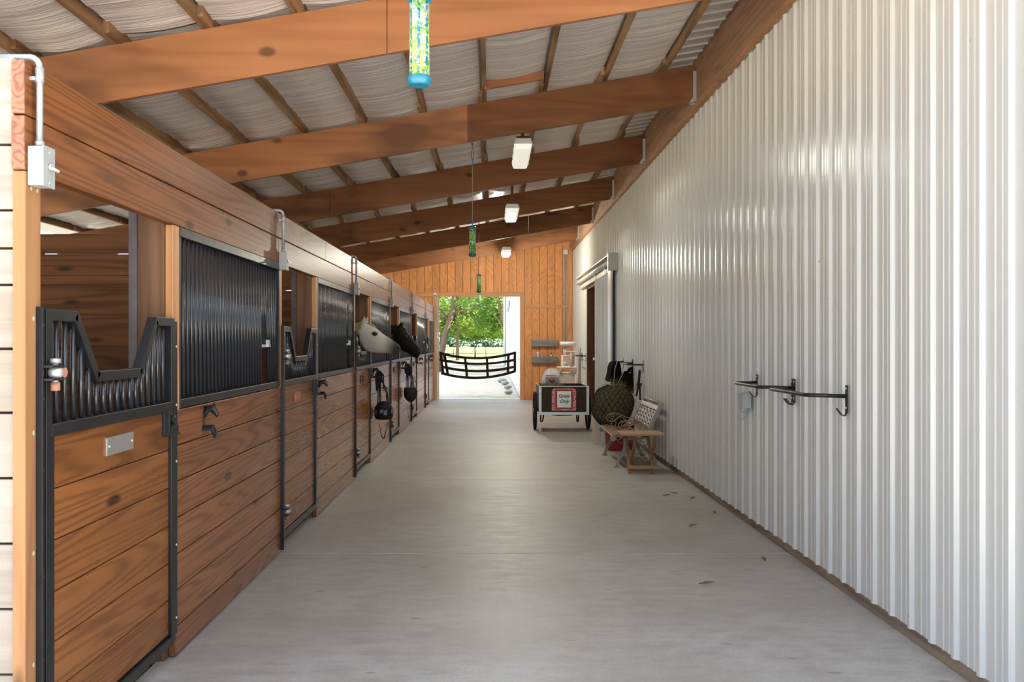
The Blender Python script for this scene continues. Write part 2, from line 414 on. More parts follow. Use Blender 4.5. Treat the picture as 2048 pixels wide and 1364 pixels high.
M['skin'] = paint('dark_horse_skin', (.03,.027,.025), .6, 0, .3, .1, 30)

def mk_leaf(name, a, bb):
    m, nt, b = newmat(name)
    g = N(nt, 'ShaderNodeNewGeometry'); c = mix(nt, g.outputs['Random Per Island'], a, bb)
    nt.links.new(c, b.inputs['Base Color']); b.inputs['Roughness'].default_value = .6
    tr = N(nt, 'ShaderNodeBsdfTranslucent'); nt.links.new(mix(nt, .5, c, (.20,.29,.03)), tr.inputs[0])
    ms = N(nt, 'ShaderNodeMixShader'); ms.inputs[0].default_value = .5
    out = [x for x in nt.nodes if x.type == 'OUTPUT_MATERIAL'][0]
    nt.links.new(b.outputs[0], ms.inputs[1]); nt.links.new(tr.outputs[0], ms.inputs[2]); nt.links.new(ms.outputs[0], out.inputs[0])
    return m
M['leafA'] = mk_leaf('green_leaves', (.03,.11,.012), (.12,.23,.035))
M['leafB'] = mk_leaf('yellow_green_leaves', (.08,.17,.018), (.25,.32,.07))
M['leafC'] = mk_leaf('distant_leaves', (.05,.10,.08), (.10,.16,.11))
M['hay'] = mk_leaf('dry_hay', (.30,.24,.10), (.16,.15,.05))
M['netcord'] = paint('black_net_cord', (.02,.02,.018), .8, 0, .2, .1, 30)

def mk_haybulk():
    m, nt, b = newmat('packed_hay')
    n = noise(nt, pos(nt, (1,1,1.6)), 55, 4, .7, 1.0)
    c = ramp(nt, n, [(.3, (.03,.026,.012)), (.5, (.11,.09,.035)), (.7, (.24,.20,.09))])
    nt.links.new(c, b.inputs['Base Color']); b.inputs['Roughness'].default_value = .9
    bump(nt, b, n, .8, .02)
    return m
M['haybulk'] = mk_haybulk()

def mk_ground():
    m, nt, b = newmat('sandy_yard_and_grass')
    g = N(nt, 'ShaderNodeNewGeometry'); s = N(nt, 'ShaderNodeSeparateXYZ'); nt.links.new(g.outputs['Position'], s.inputs[0])
    n = noise(nt, pos(nt), .35, 4, .6); n2 = noise(nt, pos(nt), 4, 4, .65)
    sand = ramp(nt, n2, [(.3, (.50,.42,.31)), (.7, (.66,.58,.47))])
    grass = ramp(nt, n2, [(.3, (.06,.11,.022)), (.7, (.15,.19,.06))])
    field = ramp(nt, n2, [(.3, (.075,.115,.038)), (.7, (.125,.165,.07))])
    t = math_(nt, 'ADD', math_(nt, 'MULTIPLY', math_(nt, 'SUBTRACT', s.outputs[1], 52), .03), math_(nt, 'MULTIPLY', math_(nt, 'SUBTRACT', n, .5), 3.4), clamp=True)
    c = mix(nt, t, sand, grass)
    tuft = noise(nt, pos(nt), 1.3, 3, .6)
    near = math_(nt, 'MULTIPLY', math_(nt, 'LESS_THAN', s.outputs[1], 27.3), math_(nt, 'GREATER_THAN', tuft, .56))
    c = mix(nt, math_(nt, 'MULTIPLY', near, .6), c, (.25,.36,.10))
    t2 = math_(nt, 'MULTIPLY', math_(nt, 'SUBTRACT', s.outputs[1], 92), .15, clamp=True)
    c = mix(nt, t2, c, field)
    nt.links.new(c, b.inputs['Base Color']); b.inputs['Roughness'].default_value = .95; b.inputs['Specular IOR Level'].default_value = .1
    bump(nt, b, n2, .4, .03)
    return m
M['ground'] = mk_ground()
def mk_lens(name, s):
    m, nt, b = newmat(name)
    b.inputs['Base Color'].default_value = (.85,.85,.80,1); b.inputs['Roughness'].default_value = .35
    n = noise(nt, pos(nt), 9, 2, .5)
    nt.links.new(mix(nt, n, (.95,.92,.78), (1,.99,.92)), b.inputs['Emission Color']); b.inputs['Emission Strength'].default_value = s
    return m
M['lens'] = mk_lens('frosted_lamp_lens', .27)

# ------------------------------------------------------------------ camera / render look
sc = bpy.context.scene
cam = bpy.data.cameras.new('camera'); co = bpy.data.objects.new('camera', cam); C.objects.link(co)
co.location = (0,0,H); co.rotation_euler = (PI/2,0,0)
cam.sensor_width = 36; cam.lens = 1875/2048*36; cam.shift_x = 40/2048; cam.shift_y = 1/2048
cam.clip_end = 900; sc.camera = co
sc.view_settings.view_transform = 'Standard'; sc.view_settings.look = 'None'; sc.view_settings.gamma = 1
sc.view_settings.exposure = 0.0
sc.cycles.use_denoising = True
sc.cycles.max_bounces = 10; sc.cycles.diffuse_bounces = 6; sc.cycles.glossy_bounces = 4; sc.cycles.transmission_bounces = 4
sc.cycles.sample_clamp_indirect = 6.0

# ------------------------------------------------------------------ shell
XL, XR, YF = -1.524, 2.136, 24.63
D0, MOD = 3.165, 3.623
DY = [D0 + MOD*k for k in range(6)]
def zb(x): return 3.955 - .173*(2.08 - x)      # rafter underside
RH = .38
def zt(x): return zb(x) + RH

# floor slabs with filled joints
m = MB(); js = [-.5, 3.12, 6.74, 10.32, 13.9, 17.5, 21.1, 24.72]
for a, b_ in zip(js[:-1], js[1:]): m.box(-1.60 if b_ > 3.2 else -5.2, XR+.06, a+.006, b_-.006, -.12, 0)
fl = struct(m.build('floor', M['concrete'], bev=.004), 'worn grey concrete aisle floor', 'floor')
m = MB(); m.box(-1.6, XR+.05, -.6, 24.7, -.2, -.004); m.build('joint_filler', M['joint'], fl)
m = MB(); m.box(-5.3, -1.6, 3.1, 24.6, -.2, -.03); struct(m.build('floor_stalls', M['dirt']), 'dark bedding floor inside the stalls', 'floor')

# right wall : ribbed siding profile along Y
def ribbed(y0, y1, pitch, xf, h=.019, sgn=-1, minor=True):
    pr = []; y = y0
    while y < y1 - .02:
        pr += [(y, 0), (y+.012, 0), (y+.027, h), (y+.052, h), (y+.067, 0)]
        if minor:
            for q in (.108, .165):
                pr += [(y+q-.010, 0), (y+q-.004, .004), (y+q+.004, .004), (y+q+.010, 0)]
        y += pitch
    pr.append((min(y, y1+.05), 0))
    return [(yy, xf + sgn*d) for yy, d in pr]
def siding_mesh(prof, zlo, zhi, mb=None):
    mb = mb or MB(); n = len(prof)
    vs = [(x, y, zlo) for y, x in prof] + [(x, y, zhi) for y, x in prof]
    return mb.add(vs, [(i, i+1, n+i+1, n+i) for i in range(n-1)])
DOY0, DOY1, DOZ = 19.55, 21.0, 2.72      # visible part of the opening in the wall
m = MB()
siding_mesh(ribbed(2.45, 17.1, .2286, 2.139), .063, 4.02, m)
siding_mesh(ribbed(17.1, 20.95, .2286, 2.139), DOZ, 4.02, m)
siding_mesh(ribbed(20.95, YF, .2286, 2.139), .063, 4.02, m)
m.box(2.142, 2.2, 2.4, 17.1, .06, 4.4); m.box(2.142, 2.2, 20.95, YF+.1, .06, 4.4); m.box(2.142, 2.2, 17.1, 20.95, DOZ, 4.4)
wr = struct(m.build('wall_right', M['siding']), 'white ribbed metal wall along the aisle', 'wall')
m = MB(); m.box(2.136, 2.24, 2.4, 17.1, 0, .063); m.box(2.136, 2.24, 20.95, YF, 0, .063)
struct(m.build('baseboard_right', M['sill'], bev=.004), 'brown timber sill under the white wall', 'baseboard')
m = MB(); m.box(2.3, 9, 2.5, YF+.3, 3.1, 6.0); struct(m.build('wall_sun_block', M['outsiding']), 'unseen upper barn mass added to block the sun', 'wall')  # unseen block above the right wall, added to block the sun
# dark room behind the sliding door opening
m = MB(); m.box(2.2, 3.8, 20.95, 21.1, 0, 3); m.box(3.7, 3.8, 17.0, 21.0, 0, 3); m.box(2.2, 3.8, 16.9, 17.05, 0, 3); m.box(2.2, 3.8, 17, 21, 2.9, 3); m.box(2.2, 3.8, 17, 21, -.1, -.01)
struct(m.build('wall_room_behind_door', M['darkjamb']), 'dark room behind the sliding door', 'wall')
m = MB(); m.box(2.115, 2.26, 20.86, 20.98, 0, DOZ); m.box(2.14, 2.26, 17.05, 20.95, DOZ-.03, DOZ+.1)
struct(m.build('trim_1', M['darkjamb'], bev=.004), 'dark brown jamb of the sliding door opening', 'trim')

# ledger
m = MB(); m.box(2.08, 2.2, 2.4, 9.55, 3.93, 4.42); m.box(2.08, 2.2, 9.555, 15.97, 3.93, 4.42); m.box(2.08, 2.2, 15.975, YF, 3.93, 4.42)
lg = struct(m.build('trim_2', M['ledger'], bev=.004), 'brown ledger timber above the white wall', 'trim')
m = MB(); m.box(2.074, 2.13, 2.4, YF, 3.905, 3.932); m.build('ledger_lip', M['cornerpost'], lg, bev=.003)

# roof: insulation sheets sagging between purlins
PX = [-.097 + .61*k for k in range(-9, 4)]
RY = [3.18 + 3.2*k for k in range(7)]; RY[1] = 6.36; RY[2] = 9.56; RY[3] = 12.74; RY[4] = 15.97; RY[5] = 19.22; RY[6] = 22.39
rs = random.Random(3)
m = MB()
yb = RY + [YF+.05]
for i in range(len(PX)-1):
    xa, xb = PX[i]+.022, PX[i+1]-.022
    for j in range(len(yb)-1):
        ya, yc = yb[j]+.026, yb[j+1]-.026
        nx, ny = 6, max(8, int((yc-ya)/.045)); ph = rs.random()*9; deep = rs.uniform(.028, .05); vs = []
        for a in range(nx+1):
            for b_ in range(ny+1):
                u = a/nx; v = b_/ny; x = xa+(xb-xa)*u; y = ya+(yc-ya)*v
                sag = deep*math.sin(PI*u)*(.55+.45*mnoise.noise((y*1.1+ph, i*3.1, 0)))
                edge = .030*max(0, (v-.86)/.14)*(.6+.4*math.sin(PI*u))
                wr_ = .016*mnoise.noise((x*1.0+ph*3, y*9.0, j*2.3)) + .006*mnoise.noise((x*1.5, y*23.0+ph, i*1.7))
                vs.append((x, y, zt(x)+.072 - sag - edge + wr_))
        w = ny+1
        m.add(vs, [(a*w+b_, a*w+b_+1, (a+1)*w+b_+1, (a+1)*w+b_) for a in range(nx) for b_ in range(ny)], True)
ce = struct(m.build('ceiling', M['insul']), 'white plastic insulation sagging between roof purlins', 'ceiling')
m = MB()
m.add([(-6.1, 3.0, zt(-6.1)+.1), (2.3, 3.0, zt(2.3)+.1), (2.3, YF+.3, zt(2.3)+.1), (-6.1, YF+.3, zt(-6.1)+.1),
       (-6.1, 3.0, zt(-6.1)+.14), (2.3, 3.0, zt(2.3)+.14), (2.3, YF+.3, zt(2.3)+.14), (-6.1, YF+.3, zt(-6.1)+.14)],
      [(0,1,2,3), (7,6,5,4), (0,4,5,1), (1,5,6,2), (2,6,7,3), (3,7,4,0)])
m.build('roof_sheet', M['outsiding'], ce)
# soffit of bare metal between the last purlin and the ledger
m = MB(); y = 3.05
while y < YF:
    vs = []
    for x in (1.77, 2.12):
        for dy, dz in ((0,0), (.03,0), (.042,-.016), (.062,-.016), (.074,0), (.2286,0)): vs.append((x, y+dy, zt(x)+.075+dz))
    m.add(vs, [(k, k+1, 6+k+1, 6+k) for k in range(5)]); y += .2286
m2 = MB()
struct(m.build('trim_3', M['siding']), 'cream ribbed soffit strip beside the ledger', 'trim')

# end wall (near): weathered boards
m = MB(); z = .0; k = 0; cuts = [0, .215, .43, .645, .86, 1.075, 1.29, 1.50, 1.71, 1.83, 1.955, 2.17, 2.46]
for a, b_ in zip(cuts[:-1], cuts[1:]): m.box(-5.2, -1.568, 3.075, 3.115, a+.004, b_-.004)
wl = struct(m.build('wall_left', M['weather'], bev=.003), 'weathered pale board end wall of the stalls', 'wall')
m = MB(); m.box(-5.2, -1.6, 3.115, 3.15, 0, 2.44); m.build('backing', M['bigpost'], wl)
# unseen outer wall of the stalls; openings added to let light onto the ceiling
m = MB(); y = 3.1
for k in range(6):
    a = DY[k]+.5; e = a+2.6; m.box(-5.3, -5.2, y, a, 0, 2.75); m.box(-5.3, -5.2, a, e, 0, 1.25); y = e
m.box(-5.3, -5.2, y, YF+.1, 0, 2.75)
struct(m.build('wall_back', M['partition']), 'dark outer wall behind the stalls, with openings added for light', 'wall')
# partitions between stalls
for k in range(5):
    m = MB(); yy = DY[k+1]-.05; zz = [0, .19, .38, .57, .76, .95, 1.14, 1.285, 1.49, 1.71, 1.93, 1.995, 2.155, 2.30] if k == 0 else [.19*i for i in range(13)]
    for a, b_ in zip(zz[:-1], zz[1:]): m.box(-5.19, -1.78, yy, yy+.04, a+.003, b_-.003)
    p = struct(m.build('wall_partition', M['partition'], bev=.003), 'brown plank partition between two stalls, number %d from the open end' % (k+1), 'wall')

# far wall
def zfar(x): return zt(x)+.05
m = MB(); x = -5.2
OX0, OX1, OZ = -1.432, .736, 2.705
while x < 2.13:
    x2 = min(x+.2016, 2.13)
    def col(a, b_, z0):
        if b_-a < .01: return
        m.prism([(a, z0), (b_, z0), (b_, zfar(b_)), (a, zfar(a))], 'Y', YF, YF+.03)
    a, b_ = x+.005, x2-.005
    if b_ <= OX0 or a >= OX1: col(a, b_, 0)
    else:
        if a < OX0: m.box(a, OX0, YF, YF+.03, 0, OZ)
        if b_ > OX1: m.box(OX1, b_, YF, YF+.03, 0, OZ)
        col(a, b_, OZ)
    x = x2
wf = struct(m.build('wall_far', M['plywood'], bev=.003), 'orange grooved plywood wall at the far end', 'wall')
m = MB(); m.prism([(-5.2,0), (OX0-.02,0), (OX0-.02, zfar(OX0)), (-5.2, zfar(-5.2))], 'Y', YF+.028, YF+.06)
m.prism([(OX0-.02, OZ+.02), (OX1+.02, OZ+.02), (OX1+.02, zfar(OX1)), (OX0-.02, zfar(OX0))], 'Y', YF+.028, YF+.06)
m.prism([(OX1+.02,0), (2.2,0), (2.2, zfar(2.2)), (OX1+.02, zfar(OX1))], 'Y', YF+.028, YF+.06)
m.build('backing', M['darkjamb'], wf)
m = MB(); m.box(-2.0, .845, YF-.03, YF+.03, OZ, 2.815)
struct(m.build('trim_4', M['plytrim'], bev=.004), 'orange header board over the far doorway', 'trim')
m = MB(); m.box(OX1, .845, YF-.03, YF+.08, 0, OZ)
struct(m.build('trim_5', M['plytrimv'], bev=.004), 'orange upright jamb board of the far doorway', 'trim')
m = MB(); m.box(.85, 1.97, YF-.02, YF+.02, 2.40, 2.495)
struct(m.build('trim_6', M['plytrim'], bev=.004), 'horizontal orange batten across the plywood wall', 'trim')
m = MB(); m.box(1.97, 2.10, YF-.025, YF+.02, 0, 3.95)
struct(m.build('trim_7', M['plytrimv'], bev=.004), 'orange corner board beside the white wall', 'trim')
m = MB(); m.box(-1.50, OX0, YF-.01, YF+.12, 0, OZ); m.box(-1.425, -1.395, YF+.08, YF+.12, 0, OZ)
struct(m.build('trim_8', M['jamb'], bev=.005), 'weathered pale door post at the end of the stalls', 'trim')
m = MB(); m.box(.86, 1.98, YF-.02, YF+.02, .0, .10)
struct(m.build('trim_9', M['plytrim'], bev=.004), 'orange base board under the wall shelves', 'trim')
m = MB(); m.box(OX0, OX1+.1, YF-.02, YF+.28, -.1, .012)
struct(m.build('trim_10', M['outsiding'], bev=.004), 'pale threshold of the far doorway', 'trim')

# ------------------------------------------------------------------ rafters, hangers, purlins
ordn = ['first', 'second', 'third', 'fourth', 'fifth', 'sixth', 'seventh', 'eighth', 'ninth', 'tenth', 'eleventh', 'twelfth', 'thirteenth']
splice = {0: .3, 1: -.71, 2: -.25, 3: -2.2, 4: -2.4, 5: .75, 6: -.9}
rlab = ['rafter over the open end, above the hanging teal tube', 'lightest orange rafter with round knots, first in the roof',
        'brown rafter with a lighter half, second under the roof', 'dark brown rafter behind the first ceiling lamp', 'dark brown rafter holding the second ceiling lamp block',
        'dark brown rafter just before the last ceiling lamp', 'last dark rafter against the orange plywood wall']
for k, y in enumerate(RY):
    r = thing('rafter', rlab[k], 'rafter', (0, y, zb(0)), 'roof rafters')
    xs = splice[k]
    for q, (a, b_) in enumerate(((-5.9, xs-.002), (xs+.002, 2.078))):
        m = MB(); m.prism([(a, zb(a)), (b_, zb(b_)), (b_, zt(b_)), (a, zt(a))], 'Y', y-.022, y+.022)
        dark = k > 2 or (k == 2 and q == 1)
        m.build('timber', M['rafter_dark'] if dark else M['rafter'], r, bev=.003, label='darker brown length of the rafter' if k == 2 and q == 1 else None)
    m = MB(); z0 = zb(2.06)+.012
    m.box(2.045, 2.079, y-.030, y-.0225, z0, z0+.31); m.box(2.045, 2.079, y+.0225, y+.030, z0, z0+.31)
    m.box(2.0, 2.079, y-.030, y+.030, z0-.02, z0-.012)
    m.prism([(2.0, z0-.018), (2.046, z0-.018), (2.046, z0+.05)], 'Y', y-.030, y-.0225)
    m.build('joist_hanger', M['galv'], r, label='galvanised joist hanger')
for i, x in enumerate(PX):
    c = 'purlin'
    m = MB(); z = zt(x)
    ys = RY + [YF+.04]
    for a, b_ in zip(ys[:-1], ys[1:]):
        a2, b2 = a-.25, b_+.03
        off = .022 if (ys.index(a) % 2) else -.022
        m.box(x-.021+off*.95, x+.021+off*.95, max(3.0, a2), min(b2, YF+.04), z+.001, z+.088)
    o = m.build('purlin', M['purlin'], loc=(x, 3.0, z), bev=.002)
    tag(o, 'brown roof purlin, %s in from the white wall' % ordn[len(PX)-1-i], 'purlin', 'roof purlins')

# ------------------------------------------------------------------ stall fronts
hb = thing('header_beam', 'long brown plank beam running above all the stall fronts', 'beam', (XL, 3.06, 2.085))
ub = [3.06, 8.6, 14.0, 19.3, YF]; lb = [3.06, 6.69, 12.0, 17.6, YF]
m = MB()
for a, b_ in zip(ub[:-1], ub[1:]): m.box(XL-.043, XL, a+.002, b_-.002, 2.268, 2.445)
m.build('plank', M['header'], hb, bev=.004)
m = MB()
for a, b_ in zip(lb[:-1], lb[1:]): m.box(XL-.043, XL+.001, a+.002, b_-.002, 2.085, 2.263)
m.build('plank', M['header'], hb, bev=.004)
m = MB(); m.box(XL-.0425, XL-.0005, 3.056, 3.0605, 2.27, 2.443); m.box(XL-.0425, XL-.0005, 3.056, 3.0605, 2.087, 2.261)
m.build('end_grain', M['header_end'], hb, label='end grain with growth rings')

def bar_mb(y, z0, z1, x=XL-.012, r=.0092): return MB().cyl((x, y, z0), (x, y, z1), r, 10)

def make_panel(ya, yb_, label, slot=True):
    t = thing('stall_screen', label, 'stall screen', (XL, ya, 0), 'barred stall screens')
    m = MB(); zs = [.004] + [.146 + .175*i for i in range(7)]
    for a, b_ in zip(zs[:-1], zs[1:]): m.box(XL-.036, XL, ya-.045, yb_+.045, a+.0025, b_-.0025)
    m.build('boards', M['board'], t, bev=.004)
    m = MB()
    m.box(XL-.032, XL+.006, ya, yb_, 1.2, 1.242); m.box(XL-.032, XL+.006, ya, yb_, 2.035, 2.084)
    m.box(XL-.03, XL+.004, ya, ya+.022, 1.242, 2.035); m.box(XL-.03, XL+.004, yb_-.022, yb_, 1.242, 2.035)
    m.build('grille_frame', M['blackmetal'], t, bev=.003)
    n = int((yb_-ya-.06)/.068); st = (yb_-ya-.044)/(n+1); first = None
    for i in range(n):
        y = ya+.022+st*(i+1)
        cut = slot and yb_-.46 < y < yb_-.30
        if cut: bar_mb(y, 1.50, 2.036).build('bar', M['barmetal'], t)
        elif first is None:
            first = bar_mb(y, 1.241, 2.036).build('bar', M['barmetal'], t); y_first = y
        else:
            c = first.copy(); C.objects.link(c); c.parent = t; c.location = (0, y-y_first, 0)
    if slot:
        m = MB(); m.box(XL-.03, XL+.006, yb_-.475, yb_-.285, 1.486, 1.504); m.box(XL-.0, XL+.02, yb_-.40, yb_-.36, 1.49, 1.535)
        m.build('feed_latch', M['galv'], t, label='small bright latch over the feed slot')
    return t
P0 = make_panel(4.565, 6.715, 'stall front of brown boards and black bars, at the open end')
plabs = ['barred stall front right of the door with a red plate', 'barred stall front before which the grey horse stretches its head',
         'barred stall front before which the dark horse stretches its head', 'barred stall front past the dark horse, second to last in the row']
plabs[0] = 'barred stall front just past the door with a red plate'
for k in range(1, 5): dup(P0, (XL, 4.565+MOD*k, 0), plabs[k-1])
make_panel(4.565+MOD*5, YF-.06, 'last and shortest barred stall front, beside the pale door post', slot=False)

def vtop(y, a, b_):
    """underside of the V frame at distance y along a door from a to b_"""
    s = a+.235; e = a+.42; s2 = b_-.42; e2 = b_-.235
    if y <= s or y >= e2: return 1.60
    if y < e: return 1.60 + (1.372-1.60)*(y-s)/(e-s)
    if y <= s2: return 1.372
    return 1.372 + (1.60-1.372)*(y-s2)/(e2-s2)
def hinge(t, y, z):
    h = MB()
    h.box(XL+.0, XL+.055, y-.055, y+.035, z+.018, z+.026); h.box(XL+.0, XL+.055, y-.055, y+.035, z-.026, z-.018)
    h.build('hinge', M['blackmetal'], t, bev=.001)
    hb_ = t.children[-1] if t.children else None
    o = [c for c in t.children if c.name.startswith('hinge')][-1]
    k = MB(); k.cyl((XL+.035, y+.006, z-.062), (XL+.035, y+.006, z+.04), .011, 8); k.lathe((XL+.035, y+.006, z), [(.02,-.016), (.024,-.008), (.024,.008), (.02,.016)], 14)
    k.lathe((XL+.035, y+.006, z+.04), [(.019,-.008), (.019,.008)], 6)
    k.build('hinge_pin', M['bolt'], o, label='zinc hinge pin')
    k = MB(); k.lathe((XL+.035, y+.006, z-.045), [(.017,-.016), (.017,.012)], 6); k.cyl((XL+.02, y+.04, z), (XL+.055, y+.04, z), .018, 6)
    k.build('hinge_nut', M['rust'], o, label='rusty hinge nut')
def make_door(a, label):
    b_ = a+1.285
    t = thing('stall_door', label, 'stall door', (XL, a, 0), 'stall doors with a V opening')
    x0, x1 = XL-.03, XL+.012
    m = MB(); zs = [.135, .30, .475, .65, .83, 1.01, 1.195]
    for z0, z1 in zip(zs[:-1], zs[1:]): m.box(XL-.022, XL-.004, a+.075, b_-.042, z0+.002, z1-.002)
    m.build('boards', M['doorboard'], t, bev=.003)
    m = MB(); w = .042
    m.box(x0, x1, a+.0, a+w, .09, 1.635); m.box(x0, x1, b_-w, b_, .09, 1.635)
    m.box(x0, x1, a+w, b_-w, .09, .132); m.box(x0, x1, a+w, b_-w, 1.196, 1.24)
    m.box(x0, x1-.008, a+w, a+w+.032, .132, 1.196)
    pts = [(a+.02, 1.615), (a+.235, 1.615), (a+.42, 1.39), (b_-.42, 1.39), (b_-.235, 1.615), (b_-.02, 1.615)]
    for p, q in zip(pts[:-1], pts[1:]):
        dy = q[0]-p[0]; dz = q[1]-p[1]; L = math.hypot(dy, dz); ey, ez = dy/L*.008, dz/L*.008
        m.bar(((x0+x1)/2, p[0]-ey, p[1]-ez), ((x0+x1)/2, q[0]+ey, q[1]+ez), .0415, .04)
    m.build('frame', M['blackmetal'], t, bev=.003)
    n = 17; st = (b_-a-2*w)/(n+1)
    for i in range(n):
        y = a+w+st*(i+1); bar_mb(y, 1.238, vtop(y, a, b_)+.01, XL-.009).build('bar', M['barmetal'], t)
    hinge(t, a+.005, 1.418); hinge(t, a+.005, .29)
    m = MB(); ly = b_-.125
    m.box(XL-.004, XL+.008, ly-.005, ly+.11, 1.085, 1.20); m.box(XL+.006, XL+.03, ly-.004, ly+.012, 1.085, 1.20)
    m.box(XL+.006, XL+.042, ly, ly+.115, 1.083, 1.093); m.prism([(ly+.0, 1.09), (ly+.10, 1.09), (ly+.115, 1.128), (ly+.012, 1.128)], 'X', XL+.03, XL+.037)
    m.lathe((XL+.016, ly+.075, 1.155), [(.022,-.01), (.022,.012), (.012,.016)], 12, 'X')
    m.build('latch', M['blackmetal'], t, bev=.0015)
    return t
d0 = make_door(3.185, 'stall door at the open end with a blank metal name plate')
dls = ['stall door with a small red plate, second from the open end', 'stall door the grey horse looks out over', 'stall door the dark horse looks out over',
       'empty stall door straight after the dark horse', 'last stall door, by the pale door post']
doors = [d0] + [dup(d0, (XL, 3.185+MOD*k, 0), dls[k-1]) for k in range(1, 6)]
# plates differ from door to door
def plate(door, dy, w, z0, h, mat, label, off=0):
    y = ORIG[door.name].y + dy
    m = MB(); m.box(XL-.004, XL+.003, y, y+w, z0, z0+h); o = m.build('name_plate', mat, door, bev=.001, label=label)
    k = MB()
    for yy in (y+.02, y+w-.02): k.ball((XL+.004, yy, z0+h/2), (.004,.006,.006), 8, 6)
    k.build('screw', M['bolt'], o)
for d in doors: ORIG.setdefault(d.name, Vector(d.location))
plate(d0, .52, .275, 1.07, .072, M['plate'], 'blank grey metal name plate')
plate(doors[1], .44, .21, 1.055, .075, M['redplate'], 'small faded red plate')
for k in (2, 3, 4, 5):
    y = ORIG[doors[k].name].y + .45
    m = MB(); m.box(XL-.004, XL+.006, y, y+.006, 1.04, 1.13); m.box(XL-.004, XL+.006, y+.2, y+.206, 1.04, 1.13); m.box(XL-.004, XL+.006, y, y+.206, 1.04, 1.047)
    m.build('card_holder', M['blackmetal'], doors[k])

# posts at both sides of each door
ws = ['the open end', 'the red plate', 'the grey horse', 'the dark horse', 'the empty last-but-one stall', 'the last stall']
dn = ['door at the open end', 'door with the red plate', 'door of the grey horse', 'door of the dark horse', 'door straight after the dark horse', 'last stall door']
for k in range(6):
    D = DY[k]
    t = thing('door_post', 'light timber hinge post of the %s' % dn[k] if k else 'tall orange corner post at the open end of the stalls', 'post', (XL, D-.1, 0), 'stall door posts')
    m = MB()
    if k == 0: m.box(XL-.043, XL, 3.062, 3.168, 0, 2.083)
    else: m.box(XL-.04, XL+.003, D-.075, D, 1.19, 2.083)
    m.build('timber', M['cornerpost'] if k == 0 else M['post'], t, bev=.004)
    m = MB(); m.box(XL+.0, XL+.008, D-.032, D+.012, 0.02, 1.64); m.box(XL-.03, XL+.024, D-.034, D-.026, .02, 1.64)
    ch = m.build('steel_channel', M['blackmetal'], t, bev=.001, label='black steel channel')
    m = MB()
    for z in (.17, .45, .73, 1.09, 1.33, 1.58): m.ball((XL+.01, D-.008, z), (.005,.008,.008), 8, 6)
    m.build('bolt', M['bolt'], ch)
    if k == 0:
        m = MB()
        for z, y in ((2.03,3.10), (2.03,3.14), (1.60,3.115), (1.22,3.115), (.82,3.115), (.45,3.115)): m.ball((XL+.001, y, z), (.003,.007,.009), 8, 6)
        m.build('filler_dot', M['padtrim'], t)
    t = thing('door_post', 'latch side timber post of the %s' % dn[k], 'post', (XL, D+1.31, 0), 'stall door posts')
    m = MB(); m.box(XL-.036, XL+.003, D+1.308, D+1.398, 1.19, 2.083); m.build('timber', M['post'], t, bev=.004)
    m = MB(); m.box(XL-.165, XL-.038, D+1.30, D+1.45, -.02, 2.35); m.build('square_post', M['bigpost'], t, bev=.004, label='dark brown square post')
    m = MB(); m.box(XL-.205, XL-.166, D+1.292, D+1.41, -.02, 2.35); o = m.build('weathered_strip', M['greystrip'], t, bev=.003)
    m = MB(); m.box(XL-.0, XL+.009, D+1.308, D+1.35, .12, 1.62); m.build('steel_channel', M['blackmetal'], t, bev=.001, label='black steel channel')
    m = MB()
    for z in (.2, .55, .95, 1.22, 1.5): m.ball((XL+.011, D+1.33, z), (.004,.007,.007), 8, 6)
    m.build('bolt', M['bolt'], t)

# switch boxes with conduit on the header beam
def make_switch(y, label):
    t = thing('switch_box', label, 'switch box', (XL, y, 2.0), 'switch boxes on the beam')
    m = MB(); m.box(XL+.002, XL+.052, y, y+.078, 2.037, 2.166); m.build('box', M['boxgrey'], t, bev=.003)
    m = MB(); m.box(XL+.052, XL+.056, y-.002, y+.08, 2.034, 2.169); cv = m.build('cover', M['boxgrey'], t, bev=.001)
    m = MB(); m.cyl((XL+.056, y+.04, 2.102), (XL+.066, y+.04, 2.102), .012, 10); m.bar((XL+.062, y+.04, 2.10), (XL+.084, y+.05, 2.088), .008, .008)
    for z in (2.05, 2.15): m.ball((XL+.056, y+.04, z), (.003,.004,.004), 8, 6)
    m.build('toggle', M['bolt'], cv)
    m = MB(); x = XL+.026; yy = y+.035
    pts = [(x, yy, 2.16), (x, yy, 2.43)] + [(x-.03*(1-math.cos(a)), yy, 2.43+.035*math.sin(a)) for a in (.4,.8,1.2,PI/2)] + [(x-.14, yy, 2.465)]
    m.tube(pts, .0105, 10); m.lathe((x, yy, 2.168), [(.015,0), (.015,.016), (.012,.02)], 12); m.lathe((x, yy, 2.40), [(.014,-.02), (.014,.03)], 12)
    m.build('conduit', M['conduit'], t)
    m = MB(); m.box(XL+.001, XL+.018, yy-.02, yy+.02, 2.385, 2.397); m.build('strap', M['galv'], t)
    return t
sw = make_switch(3.07, 'grey switch box with conduit on the corner post at the open end')
swl = ['grey switch box on the beam beside the door with the red plate', 'grey switch box on the beam above the grey horse', 'grey switch box on the beam above the dark horse',
       'grey switch box on the beam over the door after the dark horse', 'last grey switch box on the beam, over the last stall door']
for k in range(1, 6): dup(sw, (XL, DY[k]-.097, 2.0), swl[k-1])

